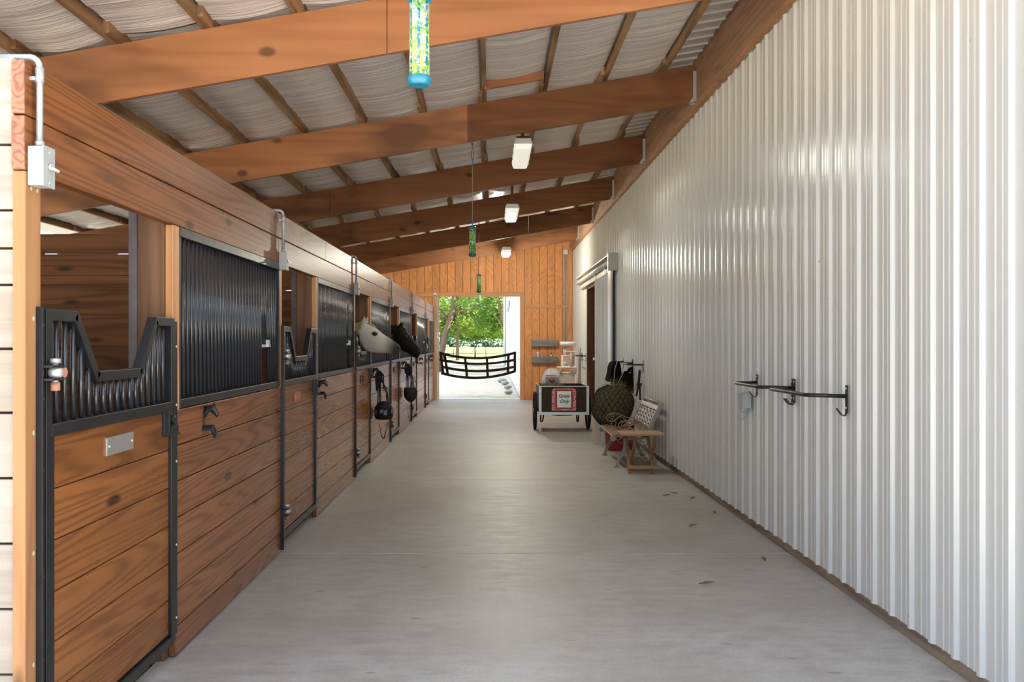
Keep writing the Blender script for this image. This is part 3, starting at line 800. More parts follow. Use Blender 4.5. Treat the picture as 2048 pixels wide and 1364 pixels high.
# bridle brackets: iron horse head over a cup with hook
def make_bracket(y, label, z=1.086):
    t = thing('bridle_bracket', label, 'bridle bracket', (XL, y, z), 'horse head bridle brackets')
    m = MB(); m.box(XL, XL+.008, y-.016, y+.016, z-.055, z+.17); m.build('back_plate', M['blackmetal'], t, bev=.002)
    prof = [((.006,.155),(.006,.035),.016), ((.035,.160),(.022,.065),.016), ((.065,.163),(.045,.095),.015), ((.090,.168),(.062,.108),.016), ((.105,.155),(.072,.098),.015),
            ((.118,.125),(.088,.085),.012), ((.130,.098),(.105,.066),.010), ((.132,.082),(.118,.060),.008)]
    rings = []
    for (tx, tz), (bx, bz), w in prof:
        cx, cz = (tx+bx)/2, (tz+bz)/2; ux, uz = (tx-bx)/2, (tz-bz)/2
        rings.append([(XL+cx+ux*math.cos(a), y+w*math.sin(a), z+cz+uz*math.cos(a)) for a in [2*PI*i/14 for i in range(14)]])
    m = MB().loft(rings)
    for s in (-1, 1): m.loft([[(XL+.088+.008*math.cos(a), y+s*.010+.005*math.sin(a), z+.160) for a in [2*PI*i/8 for i in range(8)]], [(XL+.094+.002*math.cos(a), y+s*.011+.001*math.sin(a), z+.190) for a in [2*PI*i/8 for i in range(8)]]])
    m.build('horse_head', M['blackmetal'], t, label='black iron horse head')
    m = MB(); n = 12; ro, ri = .048, .043
    for rr in (ro, ri):
        pass
    arc = [PI*i/n for i in range(n+1)]
    poly = [(y+ro*math.cos(a), z-.05+ro*math.sin(a)) for a in arc] + [(y+ri*math.cos(a), z-.05+ri*math.sin(a)) for a in arc[::-1]]
    m.prism(poly, 'X', XL+.004, XL+.085); m.build('cradle', M['blackmetal'], t)
    m = MB()
    for s in (-1, 1): m.tube([(XL+.083, y+s*.030, z-.02), (XL+.098, y+s*.034, z-.05), (XL+.10, y+s*.030, z-.085), (XL+.096, y+s*.020, z-.112)], [.008,.008,.007,.006], 8)
    m.lathe((XL+.08, y, z-.045), [(.044,0), (.046,.006), (.044,.012)], 18, 'X')
    m.build('hook', M['blackmetal'], t)
    for c in t.children:
        for v in c.data.vertices: v.co *= .62
    return t
br = make_bracket(4.95, 'black horse head bridle bracket on the stall front at the open end')
dup(br, (XL, 4.95+MOD-.33, 1.086), 'black horse head bridle bracket between the red plate door and the grey horse')
BY = [12.02, 16.0]
dup(br, (XL, BY[0], 1.086), 'black bridle bracket holding the grazing muzzle under the grey horse head')
dup(br, (XL, BY[1], 1.086), 'black bridle bracket holding the grazing muzzle under the dark horse head')
dup(br, (XL, 19.7, 1.086), 'black bridle bracket with nothing on it below the dark horse muzzle')
dup(br, (XL, 23.2, 1.086), 'last black bridle bracket, on the shortest stall front')

# grazing muzzles with halters on the brackets
def arcpts(a, b_, sag, n=8, side=(0,0,0)):
    a = Vector(a); b_ = Vector(b_); out = []
    for i in range(n+1):
        u = i/n; p = a.lerp(b_, u); s = math.sin(PI*u); out.append(p + Vector((side[0]*s, side[1]*s, side[2]*s - sag*s)))
    return out
def ribbon(m, pts, w, t=.004, nrm=(1,0,0)):
    pts = [Vector(p) for p in pts]
    for p, q in zip(pts[:-1], pts[1:]):
        if (q-p).length > 1e-4: m.bar(p, q, t, w, up=Vector(nrm).cross(q-p))
    return m
def make_muzzle(y, label, kind):
    x = XL+.075
    zt_, zb_, zc = (.755, .52, .285) if kind == 0 else (.735, .49, .17)
    t = thing('grazing_muzzle', label, 'grazing muzzle', (x, y, zb_), 'halters with grazing muzzles')
    cy = y+.05; cx = x+.055
    m = MB()
    for i in range(14):   # thick bundle of straps at the hook
        dy = R.uniform(-.05,.05); dx = R.uniform(-.05,.06)
        ribbon(m, [(x+dx*.4, y+dy*.6, 1.14), (x+.012+dx*1.1, y+dy*1.3, 1.09), (x+.02+dx*1.0, y+dy*1.6, .95+R.uniform(-.07,.06))], .042, .016)
    for dx, dy, zz in ((-.075,-.03,zt_-.05), (-.06,.03,zt_-.03), (-.03,-.06,zt_), (.045,.05,zt_-.03), (.075,-.02,zt_-.04)):
        ribbon(m, [(x+.02+dx*.35, y+dy*.5, 1.03), (cx-.01+dx*.7, y+dy, .90), (cx+dx, cy+dy, zz)], .038, .010)
    ribbon(m, [(x+.04, y, 1.0), (x+.12, y+.03, .90), (x+.15, y+.07, .80)], .018, .006)
    ribbon(m, [(x+.05, y-.03, .98), (x+.10, y-.03, .90), (x+.135, y-.03, .83)], .02, .006)
    m.build('halter_straps', M['webbing'], t)
    for dx, zz in ((-.02,.90), (.05,.92), (.075,.86)):
      m = MB(); m.tube([(x+dx+.018*math.cos(a), y-.03, zz+.018*math.sin(a)) for a in [2*PI*i/10 for i in range(10)]], .0045, 6, closed=True)
      m.build('ring', M['bolt'], t)
    h = zt_-zb_
    if kind == 0:
        m = MB(); m.lathe((cx, cy, zb_), [(.075,0), (.108,.012), (.122,.05), (.126,.10), (.112,.165), (.075,.215), (.04,.235)], 12)
        bk = m.build('basket', M['leather'], t)
        for a in (-2.5, -1.45, -.35):
            kk = MB(); ca, sa = math.cos(a), math.sin(a)
            for (u, z0, z1) in ((-.045,.085,.135), (.0,.065,.115)):
                p = []
                for du, zz in ((0,z0), (.042,z0+(.02 if u else 0)), (.042,z1+(0 if u else .02)), (0,z1)):
                    r_ = .1275
                    p.append((cx+ca*r_-sa*(u+du), cy+sa*r_+ca*(u+du), zb_+zz))
                kk.quad(*p)
            kk.build('fleece_patch', M['greymesh'], bk)
    else:
        m = MB(); m.lathe((cx, cy, zb_), [(.03,0), (.07,.03), (.115,.09), (.12,.17), (.112,.245)], 12, cap=True)
        m.build('basket', M['tyre'], t)
    m = MB(); pts = []
    for i in range(45):
        u = i/44; pts.append((cx-.05+.10*u + .003*math.sin(i*2.6), cy-.06, zb_+.02 - (zb_+.02-zc)*math.sin(PI*u)**.6))
    for p in pts: m.ball(p, .0065, 6, 4)
    m.build('chain', M['leather'], t, label='thin dark chain')
    return t
make_muzzle(BY[0], 'black halter with round grazing muzzle and grey patches on stall front', 0)
make_muzzle(BY[1], 'black halter with cup shaped grazing muzzle beyond the grey horse', 1)

# ------------------------------------------------------------------ horses
def make_horse(sections, ears, eye, nostril, yc, mats, label, mane_pts, fore_pts, dz=0):
    bodymat, manemat = mats
    t = thing('horse', label, 'horse', (-3.0, yc, -.03), 'horses in the stalls')
    full = sections + [((-1.95,1.64),(-2.05,1.16),.105), ((-2.25,1.55),(-2.40,.92),.16), ((-2.55,1.47),(-2.62,.72),.235), ((-3.0,1.42),(-3.0,.66),.28), ((-3.45,1.42),(-3.45,.68),.285), ((-3.85,1.45),(-3.85,.80),.255), ((-4.10,1.36),(-4.12,.92),.18), ((-4.2,1.22),(-4.2,1.02),.08)]
    rings = []
    for (tx, tz), (bx, bz), w in full:
        cx, cz = (tx+bx)/2, (tz+bz)/2; ux, uz = (tx-bx)/2, (tz-bz)/2; rg = []
        for i in range(24):
            a = 2*PI*i/24; ca, sa = math.cos(a), math.sin(a)
            e = .86
            ca2 = math.copysign(abs(ca)**e, ca); sa2 = math.copysign(abs(sa)**e, sa)
            wl_ = w*(1.0 if ca < .2 else 1.0-.22*ca)
            rg.append((cx+ux*ca2, yc+wl_*sa2, cz+uz*ca2))
        rings.append(rg)
    m = MB().loft(rings)
    for s in (-1, 1):
        (ex, ez), (px_, pz) = ears
        L = Vector((px_-ex, s*.02, pz-ez)); prs = []
        for u, rx, ry in ((-.25,.026,.02), (.15,.030,.022), (.45,.026,.019), (.75,.016,.012), (1.0,.005,.004)):
            c = Vector((ex+(.018 if s > 0 else 0), yc+s*.048, ez)) + L*u
            prs.append([(c.x+rx*math.cos(a), c.y+ry*math.sin(a), c.z+.2*rx*math.cos(a)) for a in [2*PI*i/12 for i in range(12)]])
        m.loft(prs)
        m.ball((eye[0], yc+s*.080, eye[1]+.008), (.035,.028,.024), 12, 8)
        for fx in (-2.5, -3.85):
            if fx > -3: pts = [(fx,.95,.12), (fx,.62,.075), (fx+.01,.50,.05), (fx,.30,.036), (fx,.13,.036), (fx+.03,.06,.05), (fx+.05,-.02,.062)]
            else: pts = [(fx,1.05,.17), (fx+.08,.80,.12), (fx-.06,.56,.06), (fx-.04,.34,.042), (fx-.02,.14,.04), (fx+.02,.06,.05), (fx+.04,-.02,.062)]
            m.loft([[(x+r_*math.cos(a), yc+s*.15+r_*.85*math.sin(a), z) for a in [2*PI*i/12 for i in range(12)]] for x, z, r_ in pts])
    b = m.build('body', bodymat, t)
    md = b.modifiers.new('remesh', 'REMESH'); md.mode = 'VOXEL'; md.voxel_size = .0125; md.use_smooth_shade = True
    md = b.modifiers.new('smooth', 'SMOOTH'); md.iterations = 6; md.factor = .5
    for s in (-1, 1):
        MB().ball((eye[0]-.004, yc+s*.088, eye[1]+.002), (.036,.016,.026), 14, 10).build('eyelid', M['skin'], t)
        MB().ball((eye[0], yc+s*.094, eye[1]), (.021,.015,.018), 14, 10).build('eye', M['eye'], t)
        MB().ball((nostril[0], yc+s*.046, nostril[1]), (.016,.012,.024), 12, 8).build('nostril', M['skin'], t)
    m = MB()
    for i in range(60):
        u = i/59*(len(mane_pts)-1); k = min(int(u), len(mane_pts)-2); f = u-k
        p = Vector((mane_pts[k][0], 0, mane_pts[k][1])).lerp(Vector((mane_pts[k+1][0], 0, mane_pts[k+1][1])), f); s = -1
        L = R.uniform(.07,.14)
        m.tube([(p.x, yc, p.z+.012), (p.x-.01, yc+s*.05, p.z-.005), (p.x-.02+R.uniform(-.02,.02), yc+s*.085, p.z-L)], [.011,.010,.003], 5)
    m.build('mane', manemat, t)
    m = MB()
    for i in range(16):
        (a0, a1), (b0, b1) = fore_pts; dy = R.uniform(-.04,.04); u = R.uniform(.6,1)
        m.tube([(a0, yc+dy*.3, a1), (a0+(b0-a0)*.5, yc+dy*.8, a1+(b1-a1)*.5+.014), (a0+(b0-a0)*u, yc+dy, a1+(b1-a1)*u+.006)], [.010,.010,.003], 5)
    m.build('forelock', manemat, t)
    return t
gs = [((-1.074,1.442),(-1.086,1.402),.026), ((-1.078,1.462),(-1.11,1.366),.048), ((-1.097,1.491),(-1.148,1.352),.057), ((-1.14,1.522),(-1.185,1.371),.056), ((-1.20,1.562),(-1.228,1.388),.060),
      ((-1.28,1.612),(-1.292,1.386),.077), ((-1.345,1.665),(-1.355,1.386),.096), ((-1.40,1.712),(-1.42,1.393),.105), ((-1.46,1.736),(-1.50,1.428),.102), ((-1.531,1.745),(-1.562,1.52),.088), ((-1.62,1.71),(-1.665,1.47),.085), ((-1.75,1.70),(-1.82,1.36),.09)]
make_horse(gs, ((-1.515,1.715), (-1.492,1.833)), (-1.369,1.612), (-1.105,1.452), 11.05, (M['greyhorse'], M['manepale']), 'pale grey horse looking out over a stall door into the aisle',
           [(-1.52,1.745), (-1.62,1.71), (-1.75,1.70), (-1.95,1.64)], ((-1.49,1.735), (-1.36,1.685)))
ds = [((-1.13,1.332),(-1.142,1.292),.022), ((-1.122,1.352),(-1.155,1.268),.044), ((-1.127,1.395),(-1.20,1.258),.056), ((-1.146,1.43),(-1.25,1.286),.057), ((-1.186,1.486),(-1.285,1.322),.061),
      ((-1.246,1.566),(-1.335,1.347),.077), ((-1.322,1.662),(-1.40,1.372),.096), ((-1.372,1.73),(-1.45,1.402),.105), ((-1.422,1.762),(-1.50,1.435),.102), ((-1.50,1.776),(-1.56,1.52),.09), ((-1.60,1.75),(-1.66,1.47),.088), ((-1.75,1.72),(-1.82,1.38),.095)]
make_horse(ds, ((-1.452,1.752), (-1.412,1.845)), (-1.345,1.60), (-1.15,1.36), 14.72, (M['darkhorse'], M['manedark']), 'dark brown horse looking out over the stall door behind the grey one',
           [(-1.49,1.776), (-1.60,1.75), (-1.75,1.72), (-1.95,1.64)], ((-1.45,1.765), (-1.34,1.69)))

# ------------------------------------------------------------------ hanging tubes
def make_tube(x, y, ztop, zhang, dark, label, L=.312):
    zhang -= .006
    z0 = ztop-L
    t = thing('fly_trap', label, 'fly trap', (x, y, z0), 'hanging tube traps')
    cap = M['tealdark'] if dark else M['teal']
    m = MB(); m.lathe((x, y, z0), [(.022,.006), (.030,.0), (.036,.004), (.0405,.020), (.0405,.028), (.034,.034)], 20); m.build('end_cap', cap, t)
    m = MB(); m.lathe((x, y, ztop), [(.034,-.030), (.0405,-.024), (.0405,-.014), (.034,-.004), (.02,0)], 20); m.build('end_cap', cap, t)
    tb = MB(); tb.lathe((x, y, z0), [(.0345,.028), (.0345,L-.026)], 28); tb.build('tube', M['greentube'] if dark else M['flytube'], t)
    m = MB(); m.tube([(x, y, ztop), (x, y, zhang-.17)], .0035, 6); m.build('cord', M['string'], t)
    m = MB(); m.tube([(x, y, ztop+.005), (x, y, ztop+.07)], .005, 6); m.tube([(x, y, zhang-.24), (x, y, zhang-.16)], .005, 6); m.build('knot', M['bluestring'], t)
    m = MB(); m.tube([(x+.011*math.cos(a), y, zhang-.115+.055*math.sin(a)) for a in [2*PI*i/14 for i in range(14)]], .003, 6, closed=True)
    m.tube([(x, y, zhang-.06), (x, y, zhang-.005)], .0028, 6); m.tube([(x+.012*math.cos(a), y, zhang-.012+.012*math.sin(a)) for a in [2*PI*i/10 for i in range(10)]], .003, 6, closed=True)
    m.build('hook', M['blackhoof'], t)
    return t
make_tube(-.246, RY[0], 2.702, zb(-.246), False, 'bright teal and green printed tube trap hanging at the open end')
make_tube(-.20, RY[2]+.03, 2.704, zb(-.2), True, 'green tube trap with dark teal caps hanging from the second rafter')
make_tube(-.222, RY[4], 2.667, zb(-.22), True, 'small green tube trap hanging just above the far doorway header')
make_tube(-.288, RY[6], 2.66, zb(-.288), True, 'smallest green tube trap, hanging in front of the far doorway')

# ------------------------------------------------------------------ ceiling lamps
def make_lamp(x, y, zbot, label, ztop):
    t = thing('ceiling_light', label, 'ceiling light', (x, y, zbot), 'ceiling lamps'); L = 1.2
    m = MB(); m.prism([(x-.105, zbot+.06), (x+.105, zbot+.06), (x+.085, zbot+.125), (x-.085, zbot+.125)], 'Y', y, y+L); m.build('housing', M['white'], t, bev=.008)
    m = MB(); m.prism([(x-.102, zbot+.058), (x-.082, zbot+.006), (x-.07, zbot), (x+.07, zbot), (x+.082, zbot+.006), (x+.102, zbot+.058)], 'Y', y+.005, y+L-.005); ln = m.build('lens', M['lens'], t, bev=.008)
    m = MB()
    for s in (-1, 1):
        for q in (.08, .45, .8, 1.12): m.box(x+s*.098-.006, x+s*.098+.012, y+q, y+q+.03, zbot+.04, zbot+.085)
    m.build('clip', M['boxgrey'], t)
    m = MB(); m.box(x-.07, x+.07, y+.12, y+.26, zbot+.12, zbot+.17); m.box(x-.02, x+.02, y+.14, y+.24, zbot+.16, ztop); m.build('mount', M['white'] if ztop-zbot < .4 else M['brownstub'], t)
    return t
LX = .325
def purz(x): return zt(x)
for x, y, zb_, lab in ((.345, 10.38, 3.655, 'white strip lamp between the second and third rafters, largest of the three'), (.30, 13.85, 3.435, 'white strip lamp hung on a block, middle of the three'), (.31, 20.2, 3.44, 'smallest white strip lamp, in front of the last rafter')):
    make_lamp(x, y, zb_, lab, zt(x)+.05)
    if y < 18: l = bpy.data.lights.new('lamp_glow', 'AREA'); l.shape = 'RECTANGLE'; l.size = .14; l.size_y = 1.1; l.energy = 17
    else: l = bpy.data.lights.new('lamp_glow', 'POINT'); l.shadow_soft_size = .08; l.energy = 110
    l.color = (1,.98,.84)
    lo = bpy.data.objects.new('lamp_glow', l); C.objects.link(lo); lo.location = (x, y+.6, zb_-(.01 if y < 18 else .1))
# cross blocks between purlins carrying lamps
for k, (y, xa, xb, lab) in enumerate(((RY[2]-.55, -.06, .49, 'short reddish blocking board between two purlins before the second rafter'), (13.98, -.06, .49, 'short dark blocking board between purlins above the middle lamp'), (20.36, -.06, .49, 'short blocking board between purlins above the smallest lamp'))):
    t = thing('blocking_board', lab, 'board', (.2, y, zt(.2)), 'lamp blocking boards')
    m = MB(); m.prism([(xa, zt(xa)-.02), (xb, zt(xb)-.02), (xb, zt(xb)+.06), (xa, zt(xa)+.06)], 'Y', y-.02, y+.02); m.build('board', M['rafter'], t, bev=.003)
    m = MB(); m.box(xa-.004, xa+.002, y-.05, y+.03, zt(xa)-.03, zt(xa)+.05); m.box(xb-.002, xb+.004, y-.05, y+.03, zt(xb)-.03, zt(xb)+.05); m.build('bracket', M['galv'], t)

# ------------------------------------------------------------------ right wall fittings
WX = 2.118
def make_rack(ya, yb_, label, z=1.198, proj=.205):
    t = thing('saddle_rack', label, 'saddle rack', (WX, (ya+yb_)/2, z), 'black saddle racks on the white wall')
    m = MB(); xo = WX-proj
    pts = [(WX-.004, ya, z)]
    for i in range(5):
        a = PI/2*i/4; pts.append((xo+.035-.035*math.sin(a), ya+.10+.02*(i/4)+.03*(1-math.cos(a)), z))
    for i in range(5):
        a = PI/2*i/4; pts.append((xo+.035-.035*math.cos(a), yb_-.15+.03*math.sin(a)+.02*(i/4), z))
    pts.append((WX-.004, yb_, z)); m.tube(pts, .0125, 10); m.build('bar', M['blackmetal'], t)
    for y in (ya, yb_):
        k = MB(); k.box(WX-.007, WX, y-.015, y+.015, z-.10, z+.065)
        p = [(WX-.004, y, z-.09), (WX-.006, y, z-.105), (WX-.018, y, z-.118), (WX-.034, y, z-.112), (WX-.052, y, z-.09), (WX-.064, y, z-.072)]
        for a, b_ in zip(p[:-1], p[1:]): k.bar(a, b_, .022, .006, up=(.6,0,.8))
        pl = k.build('wall_plate', M['blackmetal'], t, bev=.001)
        k = MB(); k.ball((WX-.008, y, z+.045), (.004,.008,.008), 8, 6); k.ball((WX-.008, y, z-.07), (.004,.008,.008), 8, 6); k.build('bolt', M['bolt'], pl)
    return t
make_rack(5.59, 6.555, 'black U shaped saddle rack closest to the open end, empty')
make_rack(6.605, 7.49, 'empty black U shaped saddle rack above the grey junction box')
make_rack(13.12, 14.08, 'black saddle rack above the bench, with a bridle and bag on its hooks')
make_rack(14.15, 15.10, 'black saddle rack with a black saddle pad hung over its bar')
make_rack(21.15, 22.1, 'black saddle rack beyond the sliding door opening')
t = thing('junction_box', 'grey junction box with a loop of cable on the white wall', 'junction box', (WX, 7.7, .975))
m = MB(); m.box(WX-.068, WX, 7.66, 7.76, .975, 1.10); m.build('box', M['boxgrey'], t, bev=.004)
m = MB(); m.box(WX-.074, WX-.066, 7.655, 7.765, .97, 1.105); m.build('cover', M['boxgrey'], t, bev=.002)
m = MB(); m.tube([(WX-.02, 7.67, .98), (WX-.04, 7.66, .95), (WX-.085, 7.655, .955), (WX-.115, 7.65, .925), (WX-.105, 7.65, .895), (WX-.07, 7.65, .89), (WX-.045, 7.655, .925), (WX-.03, 7.66, .955), (WX-.004, 7.665, .95)], .0055, 8); m.build('cable', M['conduit'], t)

# hung tack
t = thing('saddle_pad', 'black saddle pad folded over a rack bar above the hay net', 'saddle pad', (1.91, 14.5, .9))
m = MB(); m.prism([(1.885,1.222), (1.93,1.226), (1.957,1.16), (1.975,1.0), (1.985,.78), (1.96,.70), (1.875,.705), (1.862,.9), (1.868,1.12)], 'Y', 14.24, 14.76)
m.prism([(1.84,1.20), (1.885,1.224), (1.87,1.12), (1.862,.97), (1.80,.90), (1.77,.93), (1.805,1.06), (1.81,1.13)], 'Y', 14.22, 14.70); m.build('cloth', M['blackcloth'], t, bev=.004)
m = MB(); m.tube([(1.90, 14.215, 1.225), (1.865, 14.212, 1.12), (1.85, 14.212, .95), (1.85, 14.214, .82), (1.862, 14.215, .70)], .006, 6); m.tube([(1.78,14.2,.90), (1.79,14.2,.83), (1.83,14.2,.775), (1.865,14.2,.80)], .004, 6); m.build('piping', M['padtrim'], t, label='pale tan edge cord')
t = thing('feed_bag', 'flat black bag hanging from a rack hook above the hay net', 'bag', (2.0, 13.95, .72))
m = MB(); poly = [(1.87,.93), (1.95,1.085), (2.0,1.085), (2.045,1.145), (2.10,1.145), (2.108,.76), (1.91,.755), (1.86,.86)]
def inset(pl, k):
    cx = sum(p[0] for p in pl)/len(pl); cz = sum(p[1] for p in pl)/len(pl); return [(cx+(x-cx)*k, cz+(z-cz)*k) for x, z in pl]
m.loft([[(x, yy, z) for x, z in inset(poly, k)] for yy, k in ((13.90,.8), (13.905,.96), (13.93,1.0), (13.955,.96), (13.96,.8))]); m.build('body', M['blackcloth'], t)
m = MB(); m.tube([(1.955,13.9,1.085), (1.915,13.895,1.0), (1.863,13.895,.90)], .006, 6); m.build('piping', M['padtrim'], t); m = MB(); m.ball((2.045,13.899,1.06), (.009,.004,.009), 8, 6); m.build('button', M['white'], t)
m = MB(); ribbon(m, [(2.07,13.93,1.14), (2.075,14.0,1.13), (2.072,14.07,1.115)], .02, .004); m.build('loop', M['webbing'], t)
t = thing('bridle', 'black bridle straps hanging from a hook beside the bench back', 'bridle', (2.06, 13.10, .7))
m = MB(); ribbon(m, [(2.062,13.08,1.125), (2.055,13.08,1.03), (2.045,13.08,.93)], .034, .012, (0,1,0)); ribbon(m, [(2.05,13.075,.94), (2.03,13.07,.85), (2.012,13.07,.76)], .024, .01, (0,1,0)); ribbon(m, [(2.055,13.085,.94), (2.065,13.085,.84), (2.068,13.085,.70)], .026, .01, (0,1,0)); ribbon(m, [(2.02,13.06,.93), (2.085,13.06,.92)], .05, .012, (0,1,0)); m.build('straps', M['webbing'], t)
m = MB()
for x, z in ((2.01,.735), (2.062,.685)): m.tube([(x+.02*math.cos(a), 13.07, z+.02*math.sin(a)) for a in [2*PI*i/12 for i in range(12)]], .006, 6, closed=True)
m.build('bit_ring', M['bolt'], t)

# sliding door on the right wall
t = thing('door_1', 'white ribbed sliding barn door standing partly open on the white wall', 'door', (2.06, 17.9, 0)); t['kind'] = 'structure'
m = MB(); siding_mesh(ribbed(16.55, 18.82, .2286, 2.065, .016), .06, 2.80, m); m.box(2.068, 2.10, 16.2, 18.85, .05, 2.82); m.box(2.045, 2.068, 16.18, 16.55, .05, 2.82); m.build('panel', M['doorsiding'], t)
m = MB(); m.box(2.06, 2.11, 16.05, 16.12, .05, 2.80); m.build('guide_strip', M['blackmetal'], t)
m = MB(); m.box(2.03, 2.07, 18.80, 18.85, 1.15, 1.2); m.build('handle', M['white'], t)
m = MB(); m.box(1.95, 2.12, 15.75, 15.84, 2.72, 3.02); tr0 = m.build('track_end_cap', M['boxgrey'], t, bev=.004)
m = MB(); m.cyl((2.0, 15.9, 2.88), (2.0, 22.0, 2.88), .045, 14); m.build('track', M['alum'], t)
m = MB(); m.box(2.05, 2.12, 15.86, 22.0, 2.74, 3.03); m.box(1.96, 2.12, 15.86, 22.0, 2.975, 3.0); m.build('track_cover', M['trimcream'], t, bev=.004)
m = MB()
for y in (16.8, 18.4): m.box(2.015, 2.03, y, y+.06, 2.72, 2.86); m.cyl((1.99, y+.03, 2.85), (2.04, y+.03, 2.85), .03, 12)
m.build('trolley', M['galv'], t)

# ------------------------------------------------------------------ bench
t = thing('garden_bench', 'iron and wood garden bench with glare-whitened lattice back against the white wall', 'bench', (1.75, 11.95, 0))
def frame_mb(y):
    m = MB()
    def band(p, w, d):     # flat cast strip following xz points
        for (a, b_), (c, e) in zip(p[:-1], p[1:]): m.bar((a, y, b_), (c, y, e), d, w, up=Vector((0,1,0)).cross(Vector((c-a, 0, e-b_))))
    def smooth(p, n=6):
        out = []
        for i in range(len(p)-1):
            p0 = p[max(i-1,0)]; p1 = p[i]; p2 = p[i+1]; p3 = p[min(i+2,len(p)-1)]
            for k in range(n):
                u = k/n; out.append(tuple(.5*((2*p1[j])+(-p0[j]+p2[j])*u+(2*p0[j]-5*p1[j]+4*p2[j]-p3[j])*u*u+(-p0[j]+3*p1[j]-3*p2[j]+p3[j])*u**3) for j in (0,1)))
        return out + [p[-1]]
    return m, band, smooth
for y in (11.36, 12.55):
    m, band, smooth = frame_mb(y)
    band(smooth([(1.60,.375), (1.612,.30), (1.60,.21), (1.55,.12), (1.52,.05), (1.512,.01)]), .034, .03)
    m.box(1.472, 1.54, y-.022, y+.022, 0, .018)
    band(smooth([(1.875,.39), (1.90,.28), (1.945,.15), (2.0,.01)]), .036, .03); m.box(1.985, 2.04, y-.022, y+.022, 0, .018)
    band(smooth([(1.465,.36), (1.50,.388), (1.58,.372), (1.70,.345), (1.80,.35), (1.89,.40)]), .034, .03)
    m.cyl((1.468, y-.02, .352), (1.468, y+.02, .352), .036, 14)
    band(smooth([(1.875,.36), (1.91,.46), (1.96,.58), (2.02,.70), (2.045,.75)]), .042, .03)
    m.cyl((2.055, y-.022, .752), (2.055, y+.022, .752), .03, 14)
    m.build('end_frame', M['irongrey'] if y < 12 else M['iron'], t)
    m, band, smooth = frame_mb(y)
    arm = [(1.955,.55)] + [(1.90,.508), (1.82,.503), (1.72,.54), (1.64,.565), (1.57,.555), (1.535,.515), (1.55,.47), (1.60,.455), (1.65,.475), (1.685,.505), (1.74,.53)]
    m.tube([(x, y, z) for x, z in smooth(arm)], .006, 8)
    sp = [(1.605+.05*(1-i/16)*math.cos(.4+i*.62)+.0, y, .513+.042*(1-i/16)*math.sin(.4+i*.62)) for i in range(14)]; m.tube(sp, .0052, 6)
    m.tube([(x, y, z) for x, z in smooth([(1.64,.46), (1.66,.43), (1.645,.395), (1.60,.40), (1.595,.425), (1.615,.43)])], .007, 6)
    m.tube([(x, y, z) for x, z in smooth([(1.74,.51), (1.79,.47), (1.80,.43), (1.84,.41), (1.87,.44), (1.85,.47), (1.83,.455)])], .007, 6)
    m.build('scroll_arm', M['iron'], t)
    m = MB()
    for cx in (1.69, 1.80):
        m.tube([(cx+.055*math.cos(a), y, .26+.055*math.sin(a)) for a in [2*PI*i/18 for i in range(18)]], .006, 6, closed=True)
    m.tube([(x, y, z) for x, z in smooth([(1.63,.31), (1.68,.20), (1.75,.165), (1.83,.20), (1.89,.31)])], .006, 6)
    m.build('scroll_brace', M['irongrey'], t)
seat = [(1.478,.392,.30), (1.545,.402,.02), (1.615,.395,-.08), (1.685,.378,-.12), (1.755,.370,-.03), (1.825,.376,.12)]
for i, (x, z, tl) in enumerate(seat):
    m = MB(); m.bar((x, 11.32, z), (x, 12.6, z), .056, .018, up=(math.sin(tl)*-1, 0, math.cos(tl))); m.build('seat_slat', M['slat'], t, bev=.004)
def backp(u): return (1.905+.125*u, .455+.28*u)
for u0, u1, nm in ((.84, 1.0, 'back_slat'), (.0, .13, 'back_slat')):
    a = backp(u0); b_ = backp(u1); cx, cz = (a[0]+b_[0])/2-.012, (a[1]+b_[1])/2
    m = MB(); m.bar((cx, 11.375, cz), (cx, 12.535, cz), .018, math.dist(a, b_), up=(.41,0,.91)); m.build(nm, M['slat'] if u0 < .5 else M['lattice'], t, bev=.004)  # top slat takes the same painted glare white
m = MB()
def bp(v, u): x, z = backp(u); return (x-.012, 11.40+1.11*v, z)
for i in range(6):
    v = i/5
    m.tube([bp(min(1,max(0, v+.045*math.sin(k*1.25+i))), .13+.71*k/10) for k in range(11)], .0055, 6)
for i in range(4):
    for jv in range(5):
        c0 = (jv+.5)/5; cu = .22+.16*i
        m.tube([bp(min(1,max(0,c0+.07*math.cos(a))), cu+.075*math.sin(a)) for a in [2*PI*q/12 for q in range(12)]], .0055, 5, closed=True)
k = MB(); k.add([(backp(u)[0]+.004+dx, yy, backp(u)[1]) for dx in (0,.01) for yy in (11.39, 12.52) for u in (.1,.9)], [(0,1,3,2), (4,6,7,5), (0,4,5,1), (2,3,7,6), (0,2,6,4), (1,5,7,3)]); k.build('gap_shade_panel', M['darkjamb'], t)  # added dark sheet standing in for the shaded gaps of the lattice
m.build('back_lattice', M['lattice'], t, label='cast lattice back painted white with its glare')
m = MB(); m.cyl((2.055,11.36,.765), (2.055,12.55,.765), .02, 10); m.build('top_rail', M['iron'], t)

